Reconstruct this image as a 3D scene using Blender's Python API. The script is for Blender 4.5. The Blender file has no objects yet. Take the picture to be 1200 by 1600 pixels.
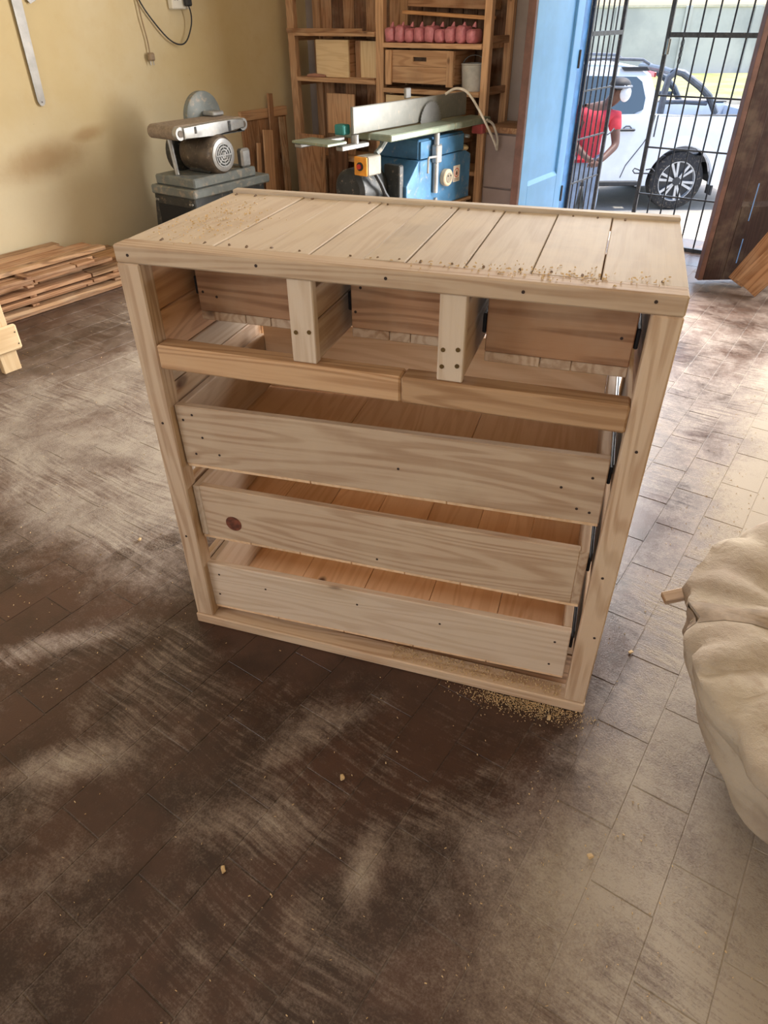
import bpy, bmesh, math, random
from mathutils import Vector, Matrix, Euler
random.seed(7)
R = math.radians
PI = math.pi
sc = bpy.context.scene
COL = sc.collection

# ------------------------------------------------------------------ camera
cam_d = bpy.data.cameras.new('camera')
cam = bpy.data.objects.new('camera', cam_d)
COL.objects.link(cam)
cam_d.sensor_fit = 'HORIZONTAL'
cam_d.sensor_width = 36.0
cam_d.lens = 36.0 * 1066.64 / 1200.0
cam_d.clip_start = 0.05
cam_d.clip_end = 300
YAW = R(17)                      # the dresser is turned by this against the room
_r = Vector((0.95307032, 0.3026894, -0.00600786))
_d = Vector((0.17420993, -0.56454408, -0.80680907))
_f = Vector((-0.24760425, 0.76789915, -0.59078171))
_rz = Matrix.Rotation(YAW, 3, 'Z')
_r, _u, _b = _rz @ _r, _rz @ (-_d), _rz @ (-_f)
cam.matrix_world = Matrix(((_r.x, _u.x, _b.x, 1.19111), (_r.y, _u.y, _b.y, -0.81208), (_r.z, _u.z, _b.z, 1.35217), (0, 0, 0, 1)))
sc.camera = cam

# ------------------------------------------------------------------ light
w = bpy.data.worlds.new('world')
sc.world = w
w.use_nodes = True
wn = w.node_tree
for n in list(wn.nodes): wn.nodes.remove(n)
sky = wn.nodes.new('ShaderNodeTexSky')
sky.sky_type = 'NISHITA'
sky.sun_disc = False
sky.sun_elevation = R(58)
sky.sun_rotation = R(20)
sky.dust_density = 2.5
sky.air_density = 1.0
bgn = wn.nodes.new('ShaderNodeBackground')
bgn.inputs[1].default_value = 0.62
won = wn.nodes.new('ShaderNodeOutputWorld')
wn.links.new(sky.outputs[0], bgn.inputs[0])
wn.links.new(bgn.outputs[0], won.inputs[0])

sun_d = bpy.data.lights.new('sun', 'SUN')
sun_d.energy = 5.0
sun_d.angle = R(1.5)
sun_d.color = (1.0, 0.95, 0.87)
sun = bpy.data.objects.new('sun', sun_d)
COL.objects.link(sun)
sun.rotation_euler = Vector((-0.25, -0.10, -1.0)).to_track_quat('-Z', 'Y').to_euler()

def area(name, loc, direction, sx, sy, power, color):
    d = bpy.data.lights.new(name, 'AREA')
    d.shape = 'RECTANGLE'; d.size = sx; d.size_y = sy; d.energy = power; d.color = color
    o = bpy.data.objects.new(name, d); COL.objects.link(o)
    o.location = loc
    o.rotation_euler = Vector(direction).to_track_quat('-Z', 'Y').to_euler()
    return o
# fill lamps added behind the camera, then daylight through the street door
area('daylight_window_rear', (-1.6, -3.42, 1.75), (0, 1, -0.12), 2.2, 1.3, 50, (1.0, 0.92, 0.84))
area('fill_lamp_rear_b', (1.5, -3.42, 1.75), (0, 1, -0.12), 1.6, 1.3, 20, (1.0, 0.92, 0.84))
area('daylight_street_door', (-0.22, 3.47, 1.2), (0.06, -1, -0.10), 0.7, 2.2, 190, (1.0, 0.97, 0.94))

area('daylight_shop_window', (1.80, 4.12, 1.3), (-0.25, -1, -0.22), 0.95, 1.55, 78, (1.0, 0.97, 0.93))
sc.cycles.max_bounces = 8
sc.view_settings.view_transform = 'Standard'
sc.view_settings.look = 'None'
sc.view_settings.gamma = 1.0
sc.view_settings.exposure = 0.0
sc.view_settings.use_curve_mapping = False

# ------------------------------------------------------------------ materials
def srgb(r, g, b):
    f = lambda c: (c / 255 / 12.92) if c / 255 <= 0.04045 else ((c / 255 + 0.055) / 1.055) ** 2.4
    return (f(r), f(g), f(b), 1.0)

class NT:
    def __init__(s, name):
        s.m = bpy.data.materials.new(name); s.m.use_nodes = True
        s.t = s.m.node_tree
        s.b = s.t.nodes['Principled BSDF']
    def n(s, typ, **kw):
        x = s.t.nodes.new(typ)
        for k, v in kw.items():
            if k.startswith('i_'):
                key = k[2:]
                x.inputs[int(key) if key.isdigit() else key.replace('_', ' ')].default_value = v
            else: setattr(x, k, v)
        return x
    def l(s, a, b): s.t.links.new(a, b)
    def math(s, op, a, b=None, clamp=False):
        x = s.t.nodes.new('ShaderNodeMath'); x.operation = op; x.use_clamp = clamp
        for i, v in enumerate((a, b)):
            if v is None: continue
            if isinstance(v, (int, float)): x.inputs[i].default_value = v
            else: s.l(v, x.inputs[i])
        return x.outputs[0]
    def ramp(s, fac, *stops):
        x = s.t.nodes.new('ShaderNodeValToRGB')
        e = x.color_ramp.elements
        while len(e) > 2: e.remove(e[-1])
        for i, (p, c) in enumerate(stops):
            if i < 2: e[i].position = p
            else: e.new(p)
            e[i].color = c if len(c) == 4 else (*c, 1)
        s.l(fac, x.inputs[0]); return x.outputs[0]
    def smooth(s, fac, a, b, lo=0.0, hi=1.0):
        x = s.t.nodes.new('ShaderNodeMapRange'); x.interpolation_type = 'SMOOTHSTEP'
        s.l(fac, x.inputs[0]); x.inputs[1].default_value = a; x.inputs[2].default_value = b
        x.inputs[3].default_value = lo; x.inputs[4].default_value = hi
        return x.outputs[0]
    def mix(s, fac, a, b, blend='MIX'):
        x = s.t.nodes.new('ShaderNodeMix'); x.data_type = 'RGBA'; x.blend_type = blend
        for sock, v in ((x.inputs[0], fac), (x.inputs[6], a), (x.inputs[7], b)):
            if isinstance(v, (int, float)): sock.default_value = v
            elif isinstance(v, (tuple, list)): sock.default_value = v if len(v) == 4 else (*v, 1)
            else: s.l(v, sock)
        return x.outputs[2]
    def noise(s, vec, scale=5, detail=4, rough=0.5, dist=0.0):
        x = s.t.nodes.new('ShaderNodeTexNoise')
        x.inputs['Scale'].default_value = scale; x.inputs['Detail'].default_value = detail
        x.inputs['Roughness'].default_value = rough; x.inputs['Distortion'].default_value = dist
        if vec is not None: s.l(vec, x.inputs['Vector'])
        return x.outputs[0]
    def mapping(s, vec, scale=(1, 1, 1), rot=(0, 0, 0), loc=(0, 0, 0)):
        x = s.t.nodes.new('ShaderNodeMapping')
        x.inputs['Scale'].default_value = scale; x.inputs['Rotation'].default_value = rot; x.inputs['Location'].default_value = loc
        s.l(vec, x.inputs['Vector']); return x.outputs[0]
    def bump(s, h, strength=0.3, dist=0.01):
        x = s.t.nodes.new('ShaderNodeBump'); x.inputs['Strength'].default_value = strength; x.inputs['Distance'].default_value = dist
        s.l(h, x.inputs['Height']); s.l(x.outputs[0], s.b.inputs['Normal'])

_wood = {}
WOODS = {   # early-wood, late-wood, contrast of the rings, dust share
    'pine':   (srgb(203, 176, 148), srgb(160, 124, 93), 0.5, 0.3),
    'pale':   (srgb(210, 189, 166), srgb(184, 156, 128), 0.42, 0.3),
    'top':    (srgb(200, 182, 160), srgb(178, 154, 130), 0.35, 0.6),
    'orange': (srgb(214, 162, 112), srgb(172, 114, 70), 0.45, 0.1),
    'inner':  (srgb(236, 200, 160), srgb(212, 166, 120), 0.4, 0.1),
    'rail':   (srgb(196, 158, 120), srgb(154, 112, 76), 0.6, 0.15),
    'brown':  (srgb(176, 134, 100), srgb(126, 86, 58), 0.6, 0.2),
    'dark':   (srgb(122, 88, 66), srgb(82, 56, 42), 0.6, 0.2),
    'shelf':  (srgb(210, 168, 130), srgb(166, 122, 88), 0.5, 0.15),
    'old':    (srgb(182, 144, 108), srgb(112, 82, 58), 0.65, 0.3),
    'blond':  (srgb(224, 198, 158), srgb(200, 166, 122), 0.35, 0.1),
    'stain':  (srgb(62, 44, 40), srgb(44, 32, 30), 0.5, 0.1),
}
def wood(kind, axis):
    key = (kind, axis)
    if key in _wood: return _wood[key]
    base, late, con, dust = WOODS[kind]
    t = NT('wood_%s_%s' % (kind, 'xyz'[axis]))
    tc = t.n('ShaderNodeTexCoord'); oi = t.n('ShaderNodeObjectInfo')
    off = t.n('ShaderNodeVectorMath', operation='SCALE')
    off.inputs[0].default_value = (31.0, 17.0, 23.0); t.l(oi.outputs['Random'], off.inputs['Scale'])
    add = t.n('ShaderNodeVectorMath', operation='ADD'); t.l(tc.outputs['Object'], add.inputs[0]); t.l(off.outputs[0], add.inputs[1])
    v = add.outputs[0]
    s1 = [9.0] * 3; s1[axis] = 0.75
    s2 = [170.0] * 3; s2[axis] = 5.0
    s3 = [6.0] * 3; s3[axis] = 3.2
    ring_f = t.noise(t.mapping(v, s1), 1.0, 2.0, 0.45, 0.35)
    rings = t.math('MULTIPLY', ring_f, 85.0)
    rings = t.math('SINE', rings)
    rings = t.smooth(rings, -0.5, 1.0)
    fib = t.noise(t.mapping(v, s2), 1.0, 3.0, 0.6)
    vor = t.n('ShaderNodeTexVoronoi'); vor.inputs['Scale'].default_value = 1.0; t.l(t.mapping(v, s3), vor.inputs['Vector'])
    knot = t.smooth(vor.outputs['Distance'], 0.045, 0.11, 1.0, 0.0)
    halo = t.smooth(vor.outputs['Distance'], 0.08, 0.30, 0.45, 0.0)
    patch = t.noise(v, 6.0, 4.0, 0.6)
    fac = t.math('MULTIPLY', rings, con)
    fac = t.math('ADD', fac, t.math('MULTIPLY', t.math('SUBTRACT', fib, 0.5), 0.9))
    fac = t.math('ADD', fac, halo, True)
    col = t.mix(fac, base, late)
    col = t.mix(knot, col, srgb(86, 52, 34))
    tint = t.smooth(oi.outputs['Random'], 0.0, 1.0, 0.84, 1.08)
    tn = t.n('ShaderNodeVectorMath', operation='SCALE'); t.l(col, tn.inputs[0]); t.l(tint, tn.inputs['Scale'])
    dm = t.math('MULTIPLY', t.smooth(patch, 0.42, 0.7), dust)
    col = t.mix(dm, tn.outputs[0], srgb(206, 186, 158))
    t.l(col, t.b.inputs['Base Color'])
    t.b.inputs['Roughness'].default_value = 0.72
    t.b.inputs['Specular IOR Level'].default_value = 0.25
    t.bump(t.math('ADD', t.math('MULTIPLY', fib, 0.8), t.math('MULTIPLY', rings, 0.25)), 0.35, 0.002)
    _wood[key] = t.m
    return t.m

_plain = {}
def plain(name, c, rough=0.5, metal=0.0, var=0.12, scale=14.0, bump=0.0, spec=0.5, dust=0.0, coat=0.0):
    """a painted / metal / cloth surface with slight mottling and dust"""
    if name in _plain: return _plain[name]
    t = NT(name)
    tc = t.n('ShaderNodeTexCoord')
    nz = t.noise(tc.outputs['Object'], scale, 5, 0.6)
    c2 = tuple(x * (1 - var * 2) for x in c[:3])
    c3 = tuple(min(1, x * (1 + var)) for x in c[:3])
    col = t.mix(t.smooth(nz, 0.3, 0.7), c2, c3)
    if dust > 0:
        dn = t.noise(tc.outputs['Object'], scale * 2.3, 6, 0.7)
        col = t.mix(t.smooth(dn, 0.62 - dust * 0.5, 0.85 - dust * 0.3, 0, 0.85), col, srgb(176, 158, 134))
    t.l(col, t.b.inputs['Base Color'])
    t.b.inputs['Roughness'].default_value = rough
    t.b.inputs['Metallic'].default_value = metal
    t.b.inputs['Specular IOR Level'].default_value = spec
    if coat: t.b.inputs['Coat Weight'].default_value = coat; t.b.inputs['Coat Roughness'].default_value = 0.08
    if bump: t.bump(nz, bump, 0.01)
    _plain[name] = t.m
    return t.m

def glass_mat(name, c, rough=0.05):
    if name in _plain: return _plain[name]
    t = NT(name)
    t.b.inputs['Base Color'].default_value = c
    t.b.inputs['Roughness'].default_value = rough
    t.b.inputs['Specular IOR Level'].default_value = 0.8
    t.b.inputs['Coat Weight'].default_value = 0.6
    _plain[name] = t.m
    return t.m

# ------------------------------------------------------------------ mesh helpers
class MB:
    def __init__(s): s.bm = bmesh.new()
    def box(s, lo, hi, bev=0.0, rot=None, seg=1):
        c = [(a + b) / 2 for a, b in zip(lo, hi)]; d = [abs(b - a) for a, b in zip(lo, hi)]
        m = Matrix.Translation(c)
        if rot is not None: m = m @ Euler(rot).to_matrix().to_4x4()
        m = m @ Matrix.Diagonal((*d, 1))
        r = bmesh.ops.create_cube(s.bm, size=1.0, matrix=m)
        if bev > 0:
            es = list({e for v in r['verts'] for e in v.link_edges})
            bmesh.ops.bevel(s.bm, geom=es, offset=min(bev, min(d) * 0.45), segments=seg, affect='EDGES', profile=0.5)
        return s
    def cyl(s, p0, p1, r0, r1=None, n=20, caps=True):
        p0, p1 = Vector(p0), Vector(p1); r1 = r0 if r1 is None else r1
        d = p1 - p0
        m = Matrix.Translation((p0 + p1) / 2) @ d.to_track_quat('Z', 'Y').to_matrix().to_4x4()
        bmesh.ops.create_cone(s.bm, cap_ends=caps, segments=n, radius1=r0, radius2=r1, depth=d.length, matrix=m)
        return s
    def tube(s, path, r, n=8, closed=False):
        path = [Vector(p) for p in path]
        rings = []
        k = len(path)
        prev = None
        for i, p in enumerate(path):
            a = path[(i - 1) % k] if (closed or i > 0) else p
            b = path[(i + 1) % k] if (closed or i < k - 1) else p
            t = (b - a).normalized()
            if prev is None: nx = t.orthogonal().normalized()
            else:
                nx = prev - t * prev.dot(t)
                nx = nx.normalized() if nx.length > 1e-6 else t.orthogonal().normalized()
            prev = nx
            ny = t.cross(nx)
            rr = r[i] if isinstance(r, (list, tuple)) else r
            rings.append([s.bm.verts.new(p + (nx * math.cos(2 * PI * j / n) + ny * math.sin(2 * PI * j / n)) * rr) for j in range(n)])
        for i in range(k if closed else k - 1):
            A, B = rings[i], rings[(i + 1) % k]
            for j in range(n): s.bm.faces.new((A[j], A[(j + 1) % n], B[(j + 1) % n], B[j]))
        if not closed:
            s.bm.faces.new(rings[0][::-1]); s.bm.faces.new(rings[-1])
        return s
    def lathe(s, prof, axis='Z', center=(0, 0, 0), n=32, close=False):
        """prof: (radius, height) pairs turned about the axis"""
        rings = []
        for r, h in prof:
            ring = []
            for j in range(n):
                a = 2 * PI * j / n
                u, v = r * math.cos(a), r * math.sin(a)
                p = {'Z': (u, v, h), 'X': (h, u, v), 'Y': (v, h, u)}[axis]
                ring.append(s.bm.verts.new([p[i] + center[i] for i in range(3)]))
            rings.append(ring)
        k = len(rings)
        for i in range(k if close else k - 1):
            A, B = rings[i], rings[(i + 1) % k]
            for j in range(n): s.bm.faces.new((A[j], A[(j + 1) % n], B[(j + 1) % n], B[j]))
        if not close:
            s.bm.faces.new(rings[0][::-1]); s.bm.faces.new(rings[-1])
        return s
    def prism(s, pts, y0, y1, bev=0.0, axis='Y', seg=2):
        """polygon (a, b) pushed from y0 to y1 along the axis"""
        f = {'Y': lambda a, b, t: (a, t, b), 'X': lambda a, b, t: (t, a, b), 'Z': lambda a, b, t: (a, b, t)}[axis]
        A = [s.bm.verts.new(f(a, b, y0)) for a, b in pts]
        B = [s.bm.verts.new(f(a, b, y1)) for a, b in pts]
        n = len(pts)
        fa = s.bm.faces.new(A); fb = s.bm.faces.new(B[::-1])
        for i in range(n): s.bm.faces.new((A[(i + 1) % n], A[i], B[i], B[(i + 1) % n]))
        if bev > 0:
            es = list(fa.edges) + list(fb.edges)
            bmesh.ops.bevel(s.bm, geom=es, offset=bev, segments=seg, affect='EDGES', profile=0.5)
        return s
    def quad(s, *p):
        s.bm.faces.new([s.bm.verts.new(q) for q in p]); return s
    def sphere(s, c, r, u=16, v=10, scale=(1, 1, 1), rot=None):
        m = Matrix.Translation(c)
        if rot is not None: m = m @ Euler(rot).to_matrix().to_4x4()
        m = m @ Matrix.Diagonal((*scale, 1))
        bmesh.ops.create_uvsphere(s.bm, u_segments=u, v_segments=v, radius=r, matrix=m)
        return s
    def build(s, name, mat, parent=None, loc=(0, 0, 0), rot=(0, 0, 0), smooth=False, angle=35):
        bm = s.bm
        bmesh.ops.recalc_face_normals(bm, faces=bm.faces)
        if smooth:
            th = R(angle)
            for f in bm.faces: f.smooth = True
            for e in bm.edges:
                e.smooth = not (len(e.link_faces) != 2 or e.calc_face_angle(0) > th)
        me = bpy.data.meshes.new(name)
        bm.to_mesh(me); bm.free()
        me.materials.append(mat)
        o = bpy.data.objects.new(name, me)
        COL.objects.link(o)
        o.location = loc; o.rotation_euler = rot
        if parent is not None: o.parent = parent
        return o

def tag(o, label=None, cat=None, group=None, kind=None):
    if label: o['label'] = label
    if cat: o['category'] = cat
    if group: o['group'] = group
    if kind: o['kind'] = kind
    return o
def thing(name, label, cat, loc=(0, 0, 0), rot=(0, 0, 0), group=None):
    o = bpy.data.objects.new(name, None); COL.objects.link(o)
    o.location = loc; o.rotation_euler = rot
    o.empty_display_size = 0.1
    return tag(o, label, cat, group)
def struct(o, label=None): return tag(o, label, None, None, 'structure')

def board(name, lo, hi, kind='pine', parent=None, bev=0.0025, rot=(0, 0, 0), axis=None, mat=None):
    """one length of sawn timber, grain along its longest side, origin in its middle"""
    c = [(a + b) / 2 for a, b in zip(lo, hi)]; d = [abs(b - a) for a, b in zip(lo, hi)]
    if axis is None: axis = d.index(max(d))
    mb = MB().box([-x / 2 for x in d], [x / 2 for x in d], bev)
    return mb.build(name, mat or wood(kind, axis), parent, c, rot)

# ------------------------------------------------------------------ the room
XL, XR, YB, YF, ZC = -3.0, 3.3, 4.2, -3.3, 3.1

def floor_material(name, tile):
    t = NT(name)
    g = t.n('ShaderNodeNewGeometry'); oi = t.n('ShaderNodeObjectInfo')
    pos = g.outputs['Position']
    sep = t.n('ShaderNodeSeparateXYZ'); t.l(pos, sep.inputs[0])
    X, Y = sep.outputs[0], sep.outputs[1]
    rnd = t.math('FRACT', t.math('ADD', oi.outputs['Random'], g.outputs['Random Per Island']))
    if tile:
        base = t.ramp(rnd, (0.0, srgb(72, 51, 42)), (0.5, srgb(75, 53, 43)), (1.0, srgb(80, 56, 46)))
    else:
        base = t.mix(0.5, srgb(58, 44, 37), srgb(66, 50, 42))
    mott = t.noise(pos, 3.2, 6, 0.65)
    base = t.mix(t.smooth(mott, 0.40, 0.62, 0.0, 0.75), base, srgb(46, 33, 27))
    # swept dust: fine brush marks in two directions, lying in patches
    wn_ = t.n('ShaderNodeTexNoise'); wn_.inputs['Scale'].default_value = 1.7; wn_.inputs['Detail'].default_value = 2
    t.l(pos, wn_.inputs['Vector'])
    wsub = t.n('ShaderNodeVectorMath', operation='SUBTRACT'); t.l(wn_.outputs['Color'], wsub.inputs[0]); wsub.inputs[1].default_value = (0.5, 0.5, 0.5)
    wsc = t.n('ShaderNodeVectorMath', operation='SCALE'); t.l(wsub.outputs[0], wsc.inputs[0]); wsc.inputs['Scale'].default_value = 0.16
    wad = t.n('ShaderNodeVectorMath', operation='ADD'); t.l(pos, wad.inputs[0]); t.l(wsc.outputs[0], wad.inputs[1])
    wp = wad.outputs[0]
    s1 = t.noise(t.mapping(wp, (3.0, 75.0, 1.0), (0, 0, R(-84))), 1.0, 7, 0.72)
    s2 = t.noise(t.mapping(wp, (2.8, 70.0, 1.0), (0, 0, R(-50))), 1.0, 7, 0.72)
    sel = t.smooth(t.noise(pos, 1.3, 2, 0.5), 0.44, 0.56)
    st = t.n('ShaderNodeMix'); st.data_type = 'FLOAT'
    t.l(sel, st.inputs[0]); t.l(s1, st.inputs[2]); t.l(s2, st.inputs[3])
    streak = st.outputs[0]
    blot = t.noise(wp, 3.0, 7, 0.66, 0.4)
    cloud = t.noise(pos, 0.9, 3, 0.5)
    grit = t.noise(pos, 210.0, 3, 0.7)
    grit2 = t.noise(pos, 55.0, 5, 0.75)
    # how much sawdust lies where: heavy beside the dresser on the right, medium on the left, little in front
    right = t.math('MULTIPLY', t.smooth(X, 0.85, 1.2), t.smooth(Y, -1.0, 0.0))  # sawdust, also painting the floor lighter along the dresser's shadow edge
    left = t.math('MULTIPLY', t.smooth(X, 0.1, -0.6), t.smooth(Y, -0.35, 0.2))
    back = t.smooth(Y, 0.7, 2.0)
    leftback = t.math('MULTIPLY', t.smooth(X, -1.5, -2.1), 0.14)
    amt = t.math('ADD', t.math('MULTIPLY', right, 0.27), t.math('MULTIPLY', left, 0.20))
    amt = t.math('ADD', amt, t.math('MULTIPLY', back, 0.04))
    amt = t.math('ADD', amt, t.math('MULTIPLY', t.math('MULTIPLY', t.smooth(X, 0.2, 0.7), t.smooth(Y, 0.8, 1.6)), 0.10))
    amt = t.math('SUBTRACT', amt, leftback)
    patch = t.noise(wp, 9.0, 9, 0.78)
    smask = t.smooth(t.noise(pos, 2.1, 3, 0.5), 0.45, 0.60)
    f = t.math('ADD', t.math('MULTIPLY', blot, 0.50), t.math('MULTIPLY', patch, 0.30))
    f = t.math('ADD', f, t.math('MULTIPLY', cloud, 0.24))
    f = t.math('ADD', f, t.math('MULTIPLY', t.math('MULTIPLY', t.math('SUBTRACT', streak, 0.48), 0.6), smask))
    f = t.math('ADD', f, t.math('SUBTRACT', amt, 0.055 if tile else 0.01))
    f = t.math('ADD', f, t.math('MULTIPLY', t.math('SUBTRACT', grit2, 0.5), 0.22))
    f = t.math('ADD', f, t.math('MULTIPLY', t.math('SUBTRACT', grit, 0.5), 0.24))
    for (mx, my, a, rl, rw, hgt) in ((0.10, -0.48, 40, 0.16, 0.06, 0.20), (0.80, -0.28, 110, 0.09, 0.04, 0.16), (0.57, -0.33, 30, 0.16, 0.06, 0.11), (0.50, -0.12, 70, 0.20, 0.04, 0.09), (-0.25, -0.28, 50, 0.22, 0.05, 0.14), (0.30, -0.62, 60, 0.2, 0.06, 0.08)):
        mp = t.n('ShaderNodeMapping', vector_type='TEXTURE')
        mp.inputs['Location'].default_value = (mx, my, 0); mp.inputs['Rotation'].default_value = (0, 0, R(a)); mp.inputs['Scale'].default_value = (rl, rw, 10)
        t.l(wp, mp.inputs['Vector'])
        ln_ = t.n('ShaderNodeVectorMath', operation='LENGTH'); t.l(mp.outputs[0], ln_.inputs[0])
        f = t.math('ADD', f, t.smooth(ln_.outputs['Value'], 0.2, 1.3, hgt, 0.0))
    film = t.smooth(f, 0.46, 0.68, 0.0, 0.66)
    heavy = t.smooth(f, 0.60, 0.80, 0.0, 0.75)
    # shoe prints, each an oval sole and heel pressed clean into the dust
    marks = None
    for (mx, my, a, ln) in ((-0.37, 0.14, 62, 0.105), (-0.62, 0.62, 75, 0.1)):
        for sgn, rl, rw in ((0.45, 0.62, 0.36), (-0.8, 0.34, 0.3)):
            cx, cy = mx + math.cos(R(a)) * ln * sgn, my + math.sin(R(a)) * ln * sgn
            mp = t.n('ShaderNodeMapping', vector_type='TEXTURE')
            mp.inputs['Location'].default_value = (cx, cy, 0); mp.inputs['Rotation'].default_value = (0, 0, R(a))
            mp.inputs['Scale'].default_value = (ln * rl, ln * rw, 10)
            t.l(pos, mp.inputs['Vector'])
            ln_ = t.n('ShaderNodeVectorMath', operation='LENGTH'); t.l(mp.outputs[0], ln_.inputs[0])
            e = t.smooth(ln_.outputs['Value'], 0.85, 1.1, 1.0, 0.0)
            marks = e if marks is None else t.math('MAXIMUM', marks, e)
    keep = t.math('SUBTRACT', 1.0, t.math('MULTIPLY', marks, t.smooth(grit, 0.35, 0.6, 0.85, 0.35)))
    film = t.math('MULTIPLY', film, keep); heavy = t.math('MULTIPLY', heavy, keep)
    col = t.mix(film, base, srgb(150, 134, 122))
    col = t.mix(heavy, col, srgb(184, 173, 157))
    t.l(col, t.b.inputs['Base Color'])
    rough = t.math('ADD', 0.30, t.math('MULTIPLY', film, 0.45))
    rough = t.math('ADD', rough, t.math('MULTIPLY', heavy, 0.5), True)
    t.l(rough, t.b.inputs['Roughness'])
    t.b.inputs['Specular IOR Level'].default_value = 0.45
    t.bump(t.math('ADD', t.math('MULTIPLY', grit, 0.4), t.math('MULTIPLY', heavy, 1.2)), 0.4, 0.004)
    return t.m

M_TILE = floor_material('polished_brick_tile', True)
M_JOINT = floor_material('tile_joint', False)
fl = MB().box((XL - 0.1, YF - 0.1, -0.12), (XR + 0.1, YB + 0.55, -0.0011)).build('floor', M_JOINT)
struct(fl, 'dark red-brown brick-tiled workshop floor strewn with sawdust')

# tiles: rows run away along Y, 0.1217 wide and 0.243 long, each row shifted by half a tile
TW, TL = 0.1217, 0.2434
cp = Vector((1.191, -0.812))
tiles = []
fwd2 = Vector((_b.x, _b.y)) * -1
for i in range(int((XL - 0.2) / TW), int(2.6 / TW) + 1):
    for j in range(-7, 20):
        x = i * TW - 0.01; y = j * TL + (TL / 2 if i % 2 else 0) + 0.06
        if x - TW / 2 < XL or y - TL / 2 < -1.3 or y > 4.6: continue
        v = Vector((x, y)) - cp
        dep = v.dot(fwd2.normalized())
        lat = v.dot(Vector((fwd2.y, -fwd2.x)).normalized())
        if dep < 0.15 or abs(lat) > 0.55 + 0.74 * dep: continue
        if y > 4.25 and not (-0.8 < x < 1.05): continue
        hidden = (dep > 1.5) and False
        tiles.append((v.length, x, y))
tiles.sort()
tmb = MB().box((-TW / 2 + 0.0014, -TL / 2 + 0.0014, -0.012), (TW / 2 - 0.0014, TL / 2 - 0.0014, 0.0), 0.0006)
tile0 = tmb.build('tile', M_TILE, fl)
rng = random.Random(3)
first = True
for _, x, y in tiles[:300]:
    o = tile0 if first else tile0.copy()
    if not first: COL.objects.link(o)
    first = False
    o.location = (x, y, rng.uniform(-0.0003, 0.0004))
    o.rotation_euler = (rng.gauss(0, 0.0012), rng.gauss(0, 0.0006), rng.gauss(0, 0.004))
rest = MB()
for _, x, y in tiles[300:]:
    z = rng.uniform(-0.0003, 0.0004)
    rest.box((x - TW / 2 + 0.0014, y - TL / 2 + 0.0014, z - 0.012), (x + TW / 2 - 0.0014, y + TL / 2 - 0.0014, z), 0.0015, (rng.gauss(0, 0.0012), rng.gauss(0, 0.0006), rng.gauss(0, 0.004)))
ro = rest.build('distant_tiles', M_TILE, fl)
tag(ro, kind='stuff')

def wall_material():
    t = NT('yellow_limewash')
    g = t.n('ShaderNodeNewGeometry'); pos = g.outputs['Position']
    sep = t.n('ShaderNodeSeparateXYZ'); t.l(pos, sep.inputs[0])
    n1 = t.noise(pos, 1.3, 5, 0.6); n2 = t.noise(pos, 9.0, 5, 0.65)
    col = t.mix(t.smooth(n1, 0.35, 0.65), srgb(202, 182, 138), srgb(208, 192, 156))
    col = t.mix(t.smooth(n2, 0.45, 0.75, 0, 0.35), col, srgb(196, 172, 128))
    # wall paler towards the floor, with sawdust stains behind the sander
    pale = t.smooth(sep.outputs[2], 1.05, 0.35, 0.0, 0.55)
    col = t.mix(pale, col, srgb(214, 204, 176))
    blot = None
    for cy, cz, ry, rz in ((1.72, 0.66, 0.42, 0.13), (2.05, 0.76, 0.2, 0.06)):
        mp = t.n('ShaderNodeMapping', vector_type='TEXTURE')
        mp.inputs['Location'].default_value = (XL, cy, cz); mp.inputs['Scale'].default_value = (5, ry, rz); mp.inputs['Rotation'].default_value = (R(8), 0, 0)
        t.l(pos, mp.inputs['Vector'])
        l = t.n('ShaderNodeVectorMath', operation='LENGTH'); t.l(mp.outputs[0], l.inputs[0])
        e = t.smooth(t.math('ADD', l.outputs['Value'], t.math('MULTIPLY', n2, 0.6)), 0.45, 1.35, 0.62, 0.0)
        blot = e if blot is None else t.math('MAXIMUM', blot, e)
    col = t.mix(blot, col, srgb(158, 122, 76))
    # chips and scuffs
    v = t.n('ShaderNodeTexVoronoi'); v.inputs['Scale'].default_value = 5.5
    t.l(t.mapping(pos, (1, 1, 1.4)), v.inputs['Vector'])
    chip = t.smooth(t.math('ADD', v.outputs['Distance'], t.math('MULTIPLY', t.noise(pos, 60, 3, 0.6), 0.12)), 0.085, 0.10, 0.8, 0.0)
    chip = t.math('MULTIPLY', chip, t.math('MULTIPLY', t.smooth(sep.outputs[2], 1.05, 0.9), t.smooth(sep.outputs[2], 0.4, 0.55)))
    col = t.mix(chip, col, srgb(110, 90, 58))
    t.l(col, t.b.inputs['Base Color'])
    t.b.inputs['Roughness'].default_value = 0.85
    t.bump(n2, 0.15, 0.01)
    return t.m
M_WALL = wall_material()
struct(MB().box((XL - 0.2, YF - 0.2, 0), (XL, YB + 0.2, ZC)).build('wall_left', M_WALL), 'yellow limewashed plaster wall with sawdust stains')
struct(MB().box((XR, YF - 0.2, 0), (XR + 0.2, YB + 0.2, ZC)).build('wall_right', M_WALL), 'yellow plaster wall on the right side of the workshop')
DX0, DX1, DH = -0.84, 1.08, 2.35
wb = MB()
wb.box((XL, YB, 0), (DX0, YB + 0.2, ZC)); wb.box((DX1, YB, 0), (1.3, YB + 0.2, ZC)); wb.box((2.3, YB, 0), (XR, YB + 0.2, ZC)); wb.box((1.3, YB, 0), (2.3, YB + 0.2, 0.5)); wb.box((1.3, YB, 2.1), (2.3, YB + 0.2, ZC)); wb.box((DX0, YB, DH), (DX1, YB + 0.2, ZC))
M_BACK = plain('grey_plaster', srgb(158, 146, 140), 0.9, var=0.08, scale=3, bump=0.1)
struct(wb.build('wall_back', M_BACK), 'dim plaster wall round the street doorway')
wf = MB()
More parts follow.
